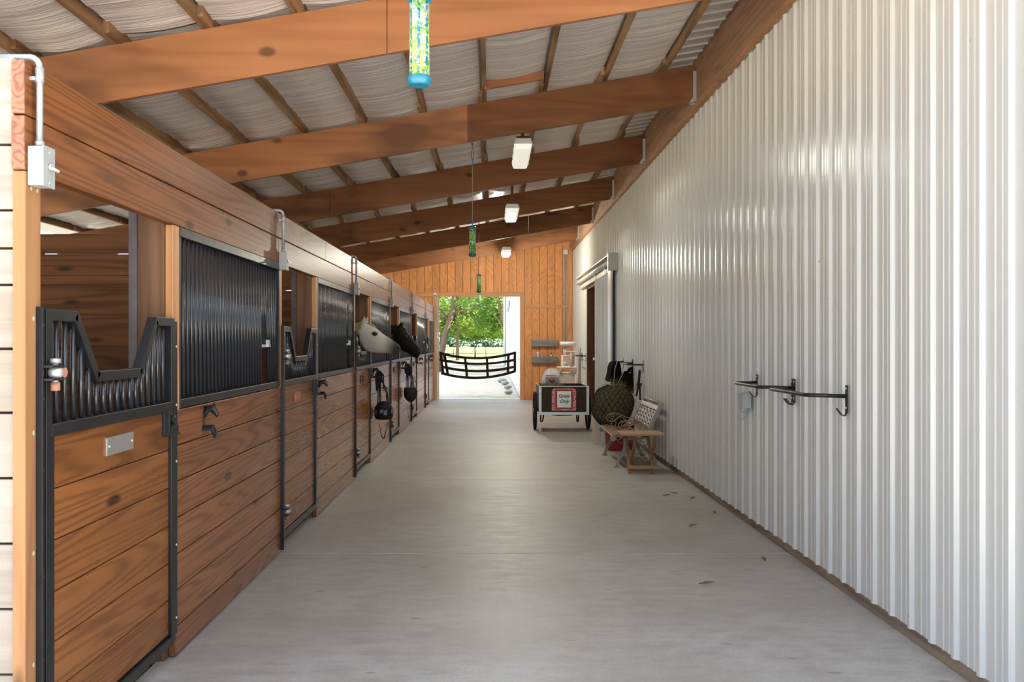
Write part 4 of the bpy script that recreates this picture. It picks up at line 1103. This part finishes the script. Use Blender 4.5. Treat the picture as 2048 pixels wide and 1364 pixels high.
# ------------------------------------------------------------------ folding table
t = thing('folding_table', 'small folding wooden side table in front of the iron bench', 'table', (1.74, 10.98, 0))
m = MB()
for i in range(6): m.box(1.485, 1.985, 10.76+.078*i, 10.76+.078*i+.072, .44, .462)
m.build('tabletop', M['teak'], t, bev=.003)
for x in (1.625, 1.89):
    m = MB(); m.bar((x-.035, 10.80, .0), (x-.035, 11.17, .44), .022, .032, up=(1,0,0)); m.build('leg', M['teakz'], t, bev=.002)
    m = MB(); m.bar((x+.035 if x < 1.7 else x-.0, 11.20, .0), (x+.035 if x < 1.7 else x-.0, 10.84, .44), .022, .032, up=(1,0,0)); m.build('leg', M['teakz'], t, bev=.002)
m = MB(); m.box(1.56, 1.93, 10.805, 10.825, .055, .095); m.build('stretcher', M['teak'], t, bev=.002)
m = MB(); m.box(1.58, 1.92, 11.16, 11.18, .055, .095); m.build('stretcher', M['teakz'], t, bev=.002)

# ------------------------------------------------------------------ hay net, tub, boards
t = thing('feed_tub', 'red tub on the floor behind the bench, under the hay net', 'tub', (1.79, 13.2, 0))
m = MB(); m.lathe((1.79,13.2,0), [(.17,0), (.185,.01), (.215,.33), (.225,.34), (.225,.352), (.205,.352), (.178,.05)], 28, cap=False); m.lathe((1.79,13.2,0), [(.0005,.03), (.18,.03)], 28, cap=False); m.lathe((1.79,13.2,0), [(.0005,.0), (.17,.0)], 28, cap=False); m.build('bucket', M['red'], t)
t = thing('hay_net', 'big stuffed black hay net between the bench and the white wall', 'hay net', (1.69, 13.2, .33))
m = MB(); rings = []
for i in range(15):
    u = i/14; a = -PI/2+PI*u; zz = .625+.285*math.sin(a)
    rx = .285*max(.08, math.cos(a))**.75; ry = .24*max(.08, math.cos(a))**.75; sx = .05*u
    rings.append([(1.675+sx+rx*math.cos(b_)*(1+.05*math.sin(3*b_+i)), 13.2+ry*math.sin(b_), zz+.012*math.sin(4*b_+i*2)) for b_ in [2*PI*k/28 for k in range(28)]])
m.loft(rings); hn = m.build('hay', M['haybulk'], t, label='packed hay inside the net')
m = MB()
for s in (-1, 1):
    for k in range(22):
        pts = []
        for i in range(1, 14):
            f = (k + s*(i-1)*.55)/22; b_ = 2*PI*f; u = i/14; a = -PI/2+PI*u
            zz = .625+.29*math.sin(a); rx = .293*max(.08, math.cos(a))**.75; ry = .248*max(.08, math.cos(a))**.75
            pts.append((1.675+.05*u+rx*math.cos(b_)*(1+.05*math.sin(3*b_+i)), 13.2+ry*math.sin(b_), zz+.012*math.sin(4*b_+i*2)))
        m.tube(pts, .0042, 4, caps=False)
m.build('net', M['netcord'], t, label='black cord netting')
m = MB(); rr = random.Random(5)
for i in range(420):
    b_ = rr.uniform(0, 2*PI); u = rr.uniform(.62, 1) if i < 300 else rr.uniform(.2,.7); a = -PI/2+PI*u
    p = Vector((1.70+.03*u+.26*math.cos(a)*math.cos(b_), 13.2+.22*math.cos(a)*math.sin(b_), .625+.285*math.sin(a)))
    d = Vector((math.cos(b_)*.5+rr.uniform(-.5,.5), math.sin(b_)*.5-.2, rr.uniform(.0,1.2))).normalized()*rr.uniform(.05,.13)
    w = Vector((rr.uniform(-1,1), rr.uniform(-1,1), rr.uniform(-1,1))).normalized()*.0022
    m.quad(p-w, p+w, p+d+w*.5, p+d-w*.5)
o = m.build('loose_stalk', M['hay'], t, recalc=False, label='hay stalks sticking out of the net'); o['kind'] = 'stuff'
t = thing('storage_bin', 'tall beige and pale grey bin on the floor beyond the bench', 'bin', (1.66, 13.95, 0))
m = MB(); m.box(1.515, 1.60, 13.86, 14.2, 0, .548); m.build('front_board', M['card'], t, bev=.004)
m = MB(); m.box(1.60, 1.86, 13.87, 14.2, 0, .36); m.build('body', M['greyboard'], t, bev=.006)
m = MB(); m.tube([(1.50,13.88,.57), (1.53,13.87,.575), (1.56,13.87,.56), (1.57,13.87,.49)], .008, 6); m.tube([(1.50,13.88,.57), (1.492,13.88,.53), (1.50,13.88,.47)], .007, 6); m.build('strap', M['leather'], t)

# ------------------------------------------------------------------ cart
CX0, CX1, CY = .79, 1.624, 15.72
t = thing('garden_cart', 'two wheeled garden cart with a dark front panel and red framed sign', 'cart', (1.2, 16.3, 0))
m = MB(); m.box(CX0+.006, CX1-.006, CY, CY+.014, .315, .77); pan = m.build('front_panel', M['plydark'], t)
m = MB(); m.box(CX0+.006, CX0+.018, CY, CY+1.15, .315, .77); m.build('side_panel', M['plydark'], t)
m = MB(); m.box(CX1-.018, CX1-.006, CY, CY+1.15, .315, .77); m.build('side_panel', M['plydark'], t)
m = MB(); m.box(CX0+.01, CX1-.01, CY, CY+1.15, .31, .322); m.box(CX0+.01, CX1-.01, CY+1.14, CY+1.15, .32, .77); m.build('tray', M['plydark'], t)
m = MB()
for x in (CX0, CX1-.04): m.box(x, x+.04, CY-.005, CY+.0, .30, .774)
for x in (CX0-.003, CX1): m.box(x, x+.003, CY-.005, CY+.04, .30, .774)
m.box(CX0, CX1, CY-.006, CY-.001, .295, .34); m.box(CX0, CX1, CY-.006, CY+.02, .766, .776); m.box(CX0, CX0+.02, CY, CY+1.15, .766, .776); m.box(CX1-.02, CX1, CY, CY+1.15, .766, .776)
ed = m.build('edging', M['alum'], t, bev=.001, label='aluminium edge strips')
m = MB()
for x in (CX0+.02, CX1-.02):
    for z in (.75, .65, .318): m.ball((x, CY-.007, z), (.006,.003,.006), 8, 6)
for x, z in ((1.215,.318), (1.215,.755)): m.ball((x, CY-.008, z), (.006,.003,.006), 8, 6)
m.build('bolt', M['blackhoof'], ed)
for x, nm in ((.745, 0), (1.668, 1)):
    m = MB(); R0 = .325; wy = 16.30
    m.tube([(x, wy+R0*math.cos(a)*.93, .33+R0*math.sin(a)*.93) for a in [2*PI*i/40 for i in range(40)]], .027, 10, closed=True)
    w = m.build('wheel', M['tyre'], t)
    k = MB(); k.cyl((x-.045, wy, .33), (x+.045, wy, .33), .028, 12)
    for i in range(18):
        a = 2*PI*i/18; s = .02 if i % 2 else -.02; k.tube([(x+s, wy+.02*math.cos(a), .33+.02*math.sin(a)), (x, wy+.285*math.cos(a+.15), .33+.285*math.sin(a+.15))], .0025, 5)
    k.build('spokes', M['galv'], w)
m = MB(); m.cyl((.70, 16.30, .33), (1.71, 16.30, .33), .011, 8); m.build('axle', M['blackmetal'], t)
m = MB(); m.tube([(.875,16.7,.31), (.87,16.72,.2), (.868,16.74,.10), (.885,16.75,.085), (.905,16.74,.11), (.92,16.70,.22), (.96,16.62,.31)], .013, 8)
m.tube([(1.50,16.7,.31), (1.51,16.72,.2), (1.52,16.74,.10), (1.53,16.75,.085), (1.54,16.74,.11), (1.545,16.70,.22), (1.55,16.62,.31)], .013, 8)
m.build('stand', M['blackmetal'], t)
m = MB(); m.tube([(1.0,CY+.05,.296), (1.1,CY+.04,.283), (1.2,CY+.05,.285), (1.35,CY+.05,.29)], .012, 6); m.tube([(CX1-.02,CY+.1,.31), (1.68,CY+.25,.25), (1.69,CY+.5,.3)], .012, 6); m.build('brace', M['blackmetal'], t)
m = MB(); poly = []
hw, hh, rr_ = .205, .188, .06
for cxx, czz, a0 in ((1,1,0), (-1,1,PI/2)):
    for i in range(5): a = a0+PI/2*i/4; poly.append((1.207+cxx*(hw-rr_)+rr_*math.cos(a), .553+czz*(hh-rr_)+rr_*math.sin(a)))
poly += [(1.207-hw, .553-hh), (1.207+hw*.98, .553-hh)]
m.prism(poly, 'Y', CY-.012, CY-.006); sg = m.build('sign', M['bandana'], t, label='red bandana framing a white paper reading Grass Only')
m = MB(); m.box(1.207-.148, 1.207+.15, CY-.014, CY-.011, .553-.158, .553+.168); m.build('sign_border', M['red'], sg)
m = MB(); m.box(1.207-.115, 1.207+.118, CY-.018, CY-.014, .553-.135, .553+.14); m.build('paper', M['paper'], sg)
def text(body, x, z, size, shear, parent, y):
    cu = bpy.data.curves.new('lettering', 'FONT'); cu.body = body; cu.size = size; cu.shear = shear; cu.align_x = 'CENTER'; cu.extrude = .0008; cu.offset = .0012
    tmp = bpy.data.objects.new('lettering', cu); C.objects.link(tmp); dg = bpy.context.evaluated_depsgraph_get()
    me = bpy.data.meshes.new_from_object(tmp.evaluated_get(dg)); bpy.data.objects.remove(tmp)
    o = bpy.data.objects.new('lettering', me); C.objects.link(o); me.materials.clear(); me.materials.append(M['ink'])
    o.parent = parent; b_ = ORIG[t.name]; o.location = (x-b_.x, y-b_.y, z-b_.z); o.rotation_euler = (PI/2, 0, 0); return o
text('Grass', 1.208, .587, .080, .15, sg, CY-.0192); text('Only', 1.208, .497, .080, .32, sg, CY-.0192)
m = MB(); rr = random.Random(8)
m.loft([[(.98+ .17*k*math.cos(a)*(1+.1*math.sin(5*a)), CY+.24+.2*k*math.sin(a), z+.008*math.sin(7*a)) for a in [2*PI*i/26 for i in range(26)]] for k, z in ((1.0,.70), (1.0,.755), (.85,.785), (.55,.80), (.2,.805))])
hy = m.build('hay_pile', M['haybulk'], loc=(.98, CY+.24, .5)); tag(hy, 'small heap of hay showing over the cart rim', 'hay', None, 'stuff')
m = MB()
for i in range(350):
    p = Vector((.98+rr.uniform(-.19,.22), CY+.2+rr.uniform(-.18,.2), .765+rr.uniform(0,.03))); d = Vector((rr.uniform(-1,1), rr.uniform(-1,.4), rr.uniform(-.1,.45))).normalized()*rr.uniform(.04,.1); w = Vector((rr.uniform(-1,1), 0, rr.uniform(-1,1))).normalized()*.0025
    m.quad(p-w, p+w, p+d+w*.4, p+d-w*.4)
m.build('hay_stalks', M['hay'], hy, recalc=False)['kind'] = 'stuff'
# bag in the cart
t = thing('feed_sack', 'white plastic sack with red and brown print standing in the cart', 'sack', (1.02, 16.45, .33))
m = MB(); rings = []
for z, rx, ry, sx in ((.335,.155,.10,0), (.38,.165,.13,0), (.7,.165,.135,0), (.85,.16,.13,0), (.94,.145,.11,.01), (1.005,.115,.075,.02), (1.04,.06,.035,.03)):
    rings.append([(1.03+sx+rx*math.copysign(abs(math.cos(a))**.7, math.cos(a)), 16.45+ry*math.copysign(abs(math.sin(a))**.7, math.sin(a)), z+.012*math.sin(3*a+z*9)) for a in [2*PI*i/28 for i in range(28)]])
m.loft(rings); m.build('sack_body', M['bagwhite'], t)
m = MB(); m.box(.935, 1.125, 16.308, 16.314, .925, .945); m.box(.925, 1.14, 16.306, 16.312, .895, .912); m.build('red_print', M['bagred'], t)
m = MB(); m.lathe((1.045,16.311,.85), [(.001,-.003), (.055,-.003), (.055,.003), (.001,.003)], 10, 'Y', cap=False); m.build('brown_print', M['bagbrown'], t)
m = MB()
for s in (-1, 1):
    for q in range(5): m.bar((1.045+s*.05, 16.31, .86-.02*q), (1.045+s*(.12), 16.31, .90-.025*q), .006, .007)
m.build('leaf_print', M['ink'], t)

# ------------------------------------------------------------------ cat tree
t = thing('cat_tree', 'beige and white cat tree standing by the plywood wall', 'cat tree', (1.83, 22.4, 0))
Yc = 22.4; s_ = 1875/Yc
def X_(x): return (x-984)/s_
def Z_(y): return H-(y-683)/s_
m = MB(); m.box(1.50, 2.05, Yc-.15, Yc+.35, 0, .05); m.build('base', M['plushwhite'], t, bev=.012)
def cubby(x0, x1, z0, z1, nm, hole=None):
    m = MB(); m.box(x0, x1, Yc-.03, Yc+.3, z0, z1); o = m.build(nm, M['plush'], t, bev=.015)
    k = MB(); w = .022
    k.box(x0-.01, x0+w, Yc-.045, Yc+.3, z0, z1); k.box(x1-w, x1+.01, Yc-.045, Yc+.3, z0, z1); k.box(x0, x1, Yc-.045, Yc+.3, z1-w, z1+.01); k.box(x0, x1, Yc-.045, Yc+.3, z0-.01, z0+w)
    k.build('plush_edge', M['plushwhite'], o, bev=.008); return o
cubby(X_(1118), X_(1152), Z_(772), Z_(744.5), 'cubby')
cubby(X_(1125), X_(1152), Z_(733), Z_(711), 'cubby')
for a, b_, c, nm in ((1115,1152,734.5,'platform'), (1129,1153.5,703,'platform')):
    m = MB(); m.box(X_(a), X_(b_), Yc-.1, Yc+.3, Z_(c+1), Z_(c-1)); m.build(nm, M['plushwhite'], t, bev=.01)
for x, z0, z1 in ((1120.5,745,735), (1142,745,735), (1142,735,703), (1137,703,690), (1150,745,735), (1134,772,820), (1150,772,820), (1122,772,820)):
    zz = sorted((Z_(z0), Z_(z1)))
    if z1 == 820: zz = [.05, Z_(772)]
    m = MB(); m.cyl((X_(x), Yc-.06, zz[0]), (X_(x), Yc-.06, zz[1]), .03, 12); m.build('post', M['sisal'], t)
m = MB(); m.lathe((X_(1136), Yc+.02, Z_(687.5)), [(.12,-.05), (.18,-.035), (.20,.0), (.19,.045), (.16,.05), (.13,.01), (.02,-.005)], 24); m.build('perch', M['plushwhite'], t)
m = MB(); m.tube([(X_(1150), Yc-.1, Z_(703)), (X_(1151), Yc-.1, Z_(710))], .004, 5); m.ball((X_(1130), Yc-.06, Z_(726)), (.035,.03,.035), 10, 8); m.build('toy', M['plushwhite'], t)

# ------------------------------------------------------------------ wall shelves, bottles, conduit
def shelf(xa, xb, z0, label):
    t = thing('wall_shelf', label, 'shelf', ((xa+xb)/2, YF-.1, z0), 'grey wall shelves'); y0 = YF-.17
    m = MB(); m.box(xa, xb, y0, y0+.022, z0, z0+.16); m.build('front_board', M['shelf'], t, bev=.004)
    m = MB(); m.box(xa+.01, xb-.01, y0+.022, YF, z0, z0+.022); m.box(xa+.01, xb-.01, y0+.022, YF-.005, z0+.10, z0+.118); m.build('shelf_board', M['shelf'], t, bev=.003)
    for x in (xa, xb-.022): m = MB(); m.box(x, x+.022, y0+.022, YF, z0, z0+.16); m.build('side_board', M['shelf'], t, bev=.003)
shelf(1.032, 1.716, 1.40, 'grey planter style wall shelf on the plywood, upper of two')
shelf(1.043, 1.722, .968, 'grey wall shelf holding a spray bottle, lower of two')
y = YF-.085; z = 1.087
t = thing('spray_bottle', 'white spray bottle standing on the lower grey wall shelf', 'bottle', (1.205, y, z))
m = MB(); m.lathe((1.205,y,z), [(.03,0), (.032,.02), (.03,.07), (.014,.11), (.013,.13)], 14); m.build('bottle', M['white'], t)
m = MB(); m.box(1.165, 1.235, y-.012, y+.012, z+.13, z+.16); m.bar((1.17,y,z+.135), (1.185,y,z+.10), .012, .008); m.build('trigger', M['white'], t)
t = thing('bottle', 'small white bottle with a dark cap on the lower wall shelf', 'bottle', (1.545, y, z))
m = MB(); m.lathe((1.545,y,z), [(.026,0), (.027,.09), (.02,.105)], 14); m.build('bottle_body', M['white'], t); m = MB(); m.lathe((1.545,y,z+.105), [(.022,0), (.022,.03)], 12); m.build('cap', M['ink'], t)
t = thing('jar', 'small yellow jar at the end of the lower wall shelf', 'jar', (1.66, y, z))
m = MB(); m.lathe((1.66,y,z), [(.027,0), (.03,.01), (.03,.05), (.02,.06)], 14); m.build('jar_body', M['yellow'], t); m = MB(); m.lathe((1.66,y,z+.06), [(.022,0), (.022,.015)], 12); m.build('lid', M['yellow'], t)
t = thing('conduit_run', 'pair of pale conduits with a junction box up the plywood wall', 'conduit', (1.93, YF-.03, 1.0))
m = MB()
for x in (1.905, 1.955): m.cyl((x, YF-.03, 1.30), (x, YF-.03, 3.81), .013, 10)
m.build('pipe', M['trimcream'], t)
m = MB(); m.box(1.87, 1.99, YF-.09, YF-.01, 3.81, 3.93); m.build('box', M['white'], t, bev=.005)
m = MB(); m.box(1.86, 1.95, YF-.08, YF-.01, 1.18, 1.32); m.build('outlet', M['white'], t, bev=.005)
m = MB()
for x, dx in ((1.89,-.10), (1.97,.06)): m.tube([(x,YF-.05,3.93), (x+dx*.3,YF-.05,4.0), (x+dx,YF-.05,4.03), (x+dx*1.4,YF-.05,4.0)], .008, 6)
m.box(1.87, 1.99, YF-.045, YF-.015, 2.43, 2.45); m.build('cable', M['trimcream'], t)
m = MB(); m.cyl((-1.49, YF-.06, 2.76), (-1.49, YF-.02, 2.76), .05, 12); m.box(-1.51, -1.47, YF-.06, YF-.02, 2.69, 2.74)
tag(m.build('door_roller', M['white'], loc=(-1.49, YF-.05, 2.7)), 'small white roller bracket at the doorway corner', 'bracket')

# ------------------------------------------------------------------ stall guard across the far doorway
GY = YF+.10; gs_ = 1875/GY
def gx(x): return (x-984)/gs_
def gz(y): return H-(y-683)/gs_
t = thing('stall_guard', 'black webbing guard slung across the far doorway', 'stall guard', (-.3, GY, .6))
rows = [(705.5,716.5,705), (719,728,719), (733,742.5,733), (746,756,742)]
def rowz(r, u): a, b_, c = r; return gz(a*(1-u)**2*1+ (2*b_-.5*(a+c))*2*u*(1-u) + c*u*u)
for i, r in enumerate(rows):
    m = MB(); pts = []
    for k in range(25):
        u = k/24; x = gx(878+(1032-878)*u) if i < 2 else gx(882+(1031-882)*u); pts.append((x, GY+.13*math.sin(PI*u), rowz(r, u)))
    ribbon(m, pts, .068, .006, (0,1,0)); m.build('horizontal_strap', M['guard'], t)
for u, lean in ((.02,.02), (.085,.022), (.345,.014), (.625,.006), (.90,-.003), (.985,0)):
    m = MB(); pts = []
    for i, r in enumerate(rows):
        uu = u + lean*(i-1)/1.5 if u > .03 else u+.012*i
        x = gx(878+(1032-878)*uu); pts.append((x, GY+.13*math.sin(PI*min(1,max(0,uu)))-.006, rowz(r, min(1, uu))))
    ribbon(m, pts, .068, .006, (0,1,0)); m.build('upright_strap', M['guard'], t)
m = MB(); m.tube([(gx(879),GY,gz(706)), (OX0+.0,GY,gz(704))], .008, 6); m.tube([(gx(1032),GY,gz(706)), (OX1,GY,gz(704))], .006, 6); m.tube([(gx(1031),GY,gz(720)), (OX1,GY,gz(718))], .006, 6); m.tube([(gx(883),GY,gz(733)), (OX0,GY,gz(732))], .006, 6); m.build('clip', M['bolt'], t)

# ------------------------------------------------------------------ outside
m = MB(); m.add([(-200,YF+.2,-.03), (200,YF+.2,-.03), (200,420,-.03), (-200,420,-.03)], [(0,1,2,3)])
struct(m.build('ground', M['ground']), 'pale sandy yard and green field outside the far doorway', 'ground')
m = MB(); m.box(-14, 12, -14, -.51, -.1, -.01); m.box(2.25, 12, -.51, 2.4, -.1, -.01); m.box(-14, -5.25, -.51, 2.9, -.1, -.01)  # out of view, added to throw sunlight up to the ceiling
struct(m.build('ground_bounce_apron', M['apron']), 'unseen pale apron at the open end, added to bounce light', 'ground')
m = MB(); m.add([(-60,-40,-.12), (60,-40,-.12), (60,YF+.2,-.12), (-60,YF+.2,-.12)], [(0,1,2,3)])
struct(m.build('ground_yard', M['ground']), 'sandy yard around the barn', 'ground')
t = thing('building', 'white metal building beyond the far doorway', 'building', (1.4, 40, 0))
m = MB(); siding_mesh(ribbed(25.1, 62.0, .32, .80, .03, minor=False), 0, 4.6, m); m.box(.81, 5, 25.1, 62, 0, 4.6); m.build('wall', M['outsiding'], t)
m = MB(); m.box(.745, .79, 25.2, 36.0, .05, 3.4); m.build('door_panel', M['outsiding'], t, bev=.01)
m = MB(); m.box(.77, .81, 36.1, 36.5, 0, 4.5); m.box(.76, .80, 44, 44.3, 0, 4.5); m.box(.74, .80, 61.6, 62.05, 0, 4.6); m.build('corner_trim', M['boxgrey'], t)
m = MB(); m.cyl((.74,52,.2), (.74,52,4.4), .05, 10); m.tube([(.74,40,3.3), (.70,40,3.05), (.66,40,2.8)], .06, 8); m.build('downpipe', M['conduit'], t)
m = MB(); m.prism([(.6,4.5), (5.2,5.3), (5.2,5.4), (.6,4.6)], 'Y', 24.95, 62.4); m.build('roof', M['outsiding'], t)
rb = random.Random(12)
for k, (x, yy, s) in enumerate(((.46,33.5,.15), (.36,35.5,.18), (.5,30.5,.13), (.48,27.4,.13))):
    m = MB(); rings = []
    for i in range(6):
        a = -PI/2+PI*i/5; rings.append([(x+s*max(.1,math.cos(a))*math.cos(b_)*(1+.2*math.sin(3*b_+k)), yy+s*1.6*max(.1,math.cos(a))*math.sin(b_), .05+s*.5*math.sin(a)) for b_ in [2*PI*q/10 for q in range(10)]])
    m.loft(rings); o = m.build('stone', M['irongrey'], loc=(x, yy, 0)); tag(o, ['grey stone by the white building wall', 'largest grey stone by the white building wall', 'small grey stone at the foot of the white building', 'grey stone by the doorway corner of the white building'][k], 'stone', 'stones by the building')
def leaves(m, rg, n, c, rad, size, z0=None):
    for i in range(n):
        while True:
            p = Vector((rg.uniform(-1,1), rg.uniform(-1,1), rg.uniform(-1,1)))
            if p.length < 1: break
        q = Vector((c[0]+p.x*rad[0], c[1]+p.y*rad[1], c[2]+p.z*rad[2]))
        if mnoise.noise((q.x*.8, q.y*.8, q.z*1.1)) < -.06: continue
        if z0 is not None and q.z < z0: continue
        if q.x > .55 and q.y < 62.5: continue
        a = Vector((rg.uniform(-1,1), rg.uniform(-1,1), rg.uniform(-.6,.6))).normalized(); b_ = a.cross(Vector((rg.uniform(-1,1), rg.uniform(-1,1), rg.uniform(-1,1)))).normalized()
        s = size*rg.uniform(.6,1.3)
        m.quad(q-a*s, q-b_*s*.5, q+a*s, q+b_*s*.5)
def tree(name, label, trunk, r0, crowns, n, size, mat, seed, branches=()):
    b = trunk[0]; t = thing(name, label, 'tree', b, 'trees outside the far doorway'); rg = random.Random(seed)
    m = MB(); k = len(trunk); m.tube(trunk, [r0*(1-.5*i/(k-1)) for i in range(k)], 10)
    for br_, rr__ in branches: m.tube(br_, [rr__*(1-.7*i/(len(br_)-1)) for i in range(len(br_))], 7)
    m.build('trunk', M['trunk'], t)
    m = MB()
    for c, rad, f, z0 in crowns: leaves(m, rg, int(n*f), c, rad, size, z0)
    m.build('crown', M[mat], t, recalc=False)
tree('leaning_tree', 'tree with a leaning thick trunk closest to the pale door post', [(-2.75,48,-.05), (-2.6,48,.9), (-2.35,48,2.0), (-2.05,48,3.0), (-1.9,48,4.2), (-1.7,48,6.5)], .19,
     [((-2.2,49,5.2), (3.2,2.6,2.1), 1, 2.75), ((-3.4,48,3.6), (1.3,1.5,1.0), .14, None)], 15000, .075, 'leafA', 21,
     [([(-2.05,48,3.0), (-1.4,48.1,3.1), (-.6,48.3,3.45), (.3,48.4,3.5)], .06), ([(-2.2,48,2.6), (-2.7,48,3.2), (-3.4,48,4.0)], .09), ([(-1.9,48,3.6), (-1.3,48,4.4), (-.6,48,5.2)], .08)])
tree('straight_tree', 'straight trunked tree standing behind the leaning one', [(-2.83,77,-.05), (-2.83,77,1.5), (-2.8,77,3.2), (-2.75,77,6)], .16,
     [((-2.2,78,5.2), (4.6,3,3.3), 1, 2.3), ((-1.5,78,3.6), (3.4,2,1.6), .5, 2.0), ((-2.6,79,2.9), (3.2,1.5,.9), .35, 2.15)], 14000, .12, 'leafB', 22, [([(-2.8,77,3), (-1.9,77,3.9), (-1,77,4.6)], .07)])
tree('young_tree', 'young forked tree in the middle of the doorway view', [(-1.62,90,-.05), (-1.62,90,.6), (-1.63,90,.95)], .085,
     [((-1.2,91,3.9), (3.8,2.5,2.5), 1, 1.55), ((-1.3,92,2.7), (4.2,2,1.1), .6, 1.6), ((.3,91,2.9), (2.0,2,1.4), .35, 1.5), ((-2.9,91,2.5), (1.4,1.5,.8), .12, 1.6)], 15000, .115, 'leafB', 23, [([(-1.63,90,.9), (-1.3,90,1.7), (-.8,90,2.6), (-.1,90,3.6)], .055), ([(-1.63,90,.9), (-1.9,90,1.8), (-2.1,90,3)], .05)])
tree('spreading_tree', 'spreading tree beside the white building', [(1.3,70,-.05), (1.2,70,2), (.6,70,4), (.3,70,7)], .22,
     [((.6,71,5.4), (3.4,2.5,2.9), 1, 2.0), ((-.2,72,3.0), (1.2,2,1.2), .3, 1.7)], 12000, .12, 'leafA', 24, [([(1.1,70,2.2), (.3,70,3.4), (-.4,70,4.6)], .08)])
tree('broad_tree', 'broad pale tree at the edge of the field', [(-6.5,120,-.05), (-6.4,120,3), (-6.2,120,7)], .3, [((-4,120,8), (9,3,5.6), 1, 2.6), ((3,124,7), (6,3,5.2), .6, 2.0), ((-1,122,3.2), (7,3,1.4), .6, 1.9)], 13000, .2, 'leafB', 25)
for k, x in enumerate((-3.05, -.05, 1.5)):
    yy = 98; xx = (907-984)*yy/1875 if k == 0 else ((972-984)*yy/1875 if k == 1 else 2.9)
    if k == 2: continue
    m = MB(); m.tube([(xx,yy,-.05), (xx,yy,.98)], .035, 8); m.box(xx-.05, xx+.05, yy-.05, yy+.05, .98, 1.0)
    o = m.build('fence_post', M['blackhoof'], loc=(xx,yy,0)); tag(o, ['dark fence post beside the straight trunked tree', 'dark fence post past the young forked tree'][k], 'fence post', 'fence posts at the field')
m = MB(); 
for z in (.35,.65,.92): m.tube([(-20,98,z), (20,98,z)], .006, 4)
tag(m.build('fence_wire', M['conduit'], loc=(0,98,.3)), 'thin wires of the field fence', 'fence wire', None, 'stuff')
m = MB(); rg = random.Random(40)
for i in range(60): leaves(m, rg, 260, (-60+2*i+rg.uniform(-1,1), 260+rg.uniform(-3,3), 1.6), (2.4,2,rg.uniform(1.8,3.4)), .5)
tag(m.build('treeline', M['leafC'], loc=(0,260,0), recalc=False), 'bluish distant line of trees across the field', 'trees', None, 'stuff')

rl = random.Random(77)
for x, y in ((1.83,9.4), (1.95,9.1), (1.72,9.25), (1.98,8.35), (1.66,7.75), (1.9,6.55), (1.35,5.9)):
    m = MB(); a = rl.uniform(0, PI); L = rl.uniform(.03,.05); pr = []
    for i in range(7):
        u = i/6-.5; w = .013*math.cos(PI*u); pr.append([(x+math.cos(a)*u*2*L-math.sin(a)*q*w, y+math.sin(a)*u*2*L+math.cos(a)*q*w, .002+.012*abs(q)*(1-abs(u))+.004*math.sin(3*u)) for q in (-1,-.4,.4,1)])
    n4 = [p for r_ in pr for p in r_]; m.add(n4, [(i*4+k, i*4+k+1, i*4+k+5, i*4+k+4) for i in range(6) for k in range(3)], True)
    tag(m.build('dry_leaf', M['hay'], loc=(x, y, 0), recalc=False), 'small dry leaf lying on the concrete toward the white wall', 'leaf', 'dry leaves on the floor')
# ------------------------------------------------------------------ light
w = bpy.data.worlds.new('sky'); sc.world = w; w.use_nodes = True; nt = w.node_tree; nt.nodes.clear()
ow = nt.nodes.new('ShaderNodeOutputWorld'); bg = nt.nodes.new('ShaderNodeBackground')
sky = nt.nodes.new('ShaderNodeTexSky'); sky.sky_type = 'HOSEK_WILKIE'; sky.turbidity = 5; sky.sun_direction = (.76, 0, .65)
mx = nt.nodes.new('ShaderNodeMix'); mx.data_type = 'RGBA'; mx.inputs[0].default_value = .72; mx.inputs[7].default_value = (.80,.94,1.16,1)
nt.links.new(sky.outputs[0], mx.inputs[6]); nt.links.new(mx.outputs[2], bg.inputs[0]); nt.links.new(bg.outputs[0], ow.inputs[0]); bg.inputs[1].default_value = 1.7
sun = bpy.data.lights.new('sun', 'SUN'); sun.energy = 19.0; sun.angle = .009; sun.color = (1,.95,.86)
so = bpy.data.objects.new('sun', sun); C.objects.link(so); so.rotation_euler = Vector((-.76, .005, -.65)).to_track_quat('-Z', 'Y').to_euler()
sc.view_settings.exposure = 1.04
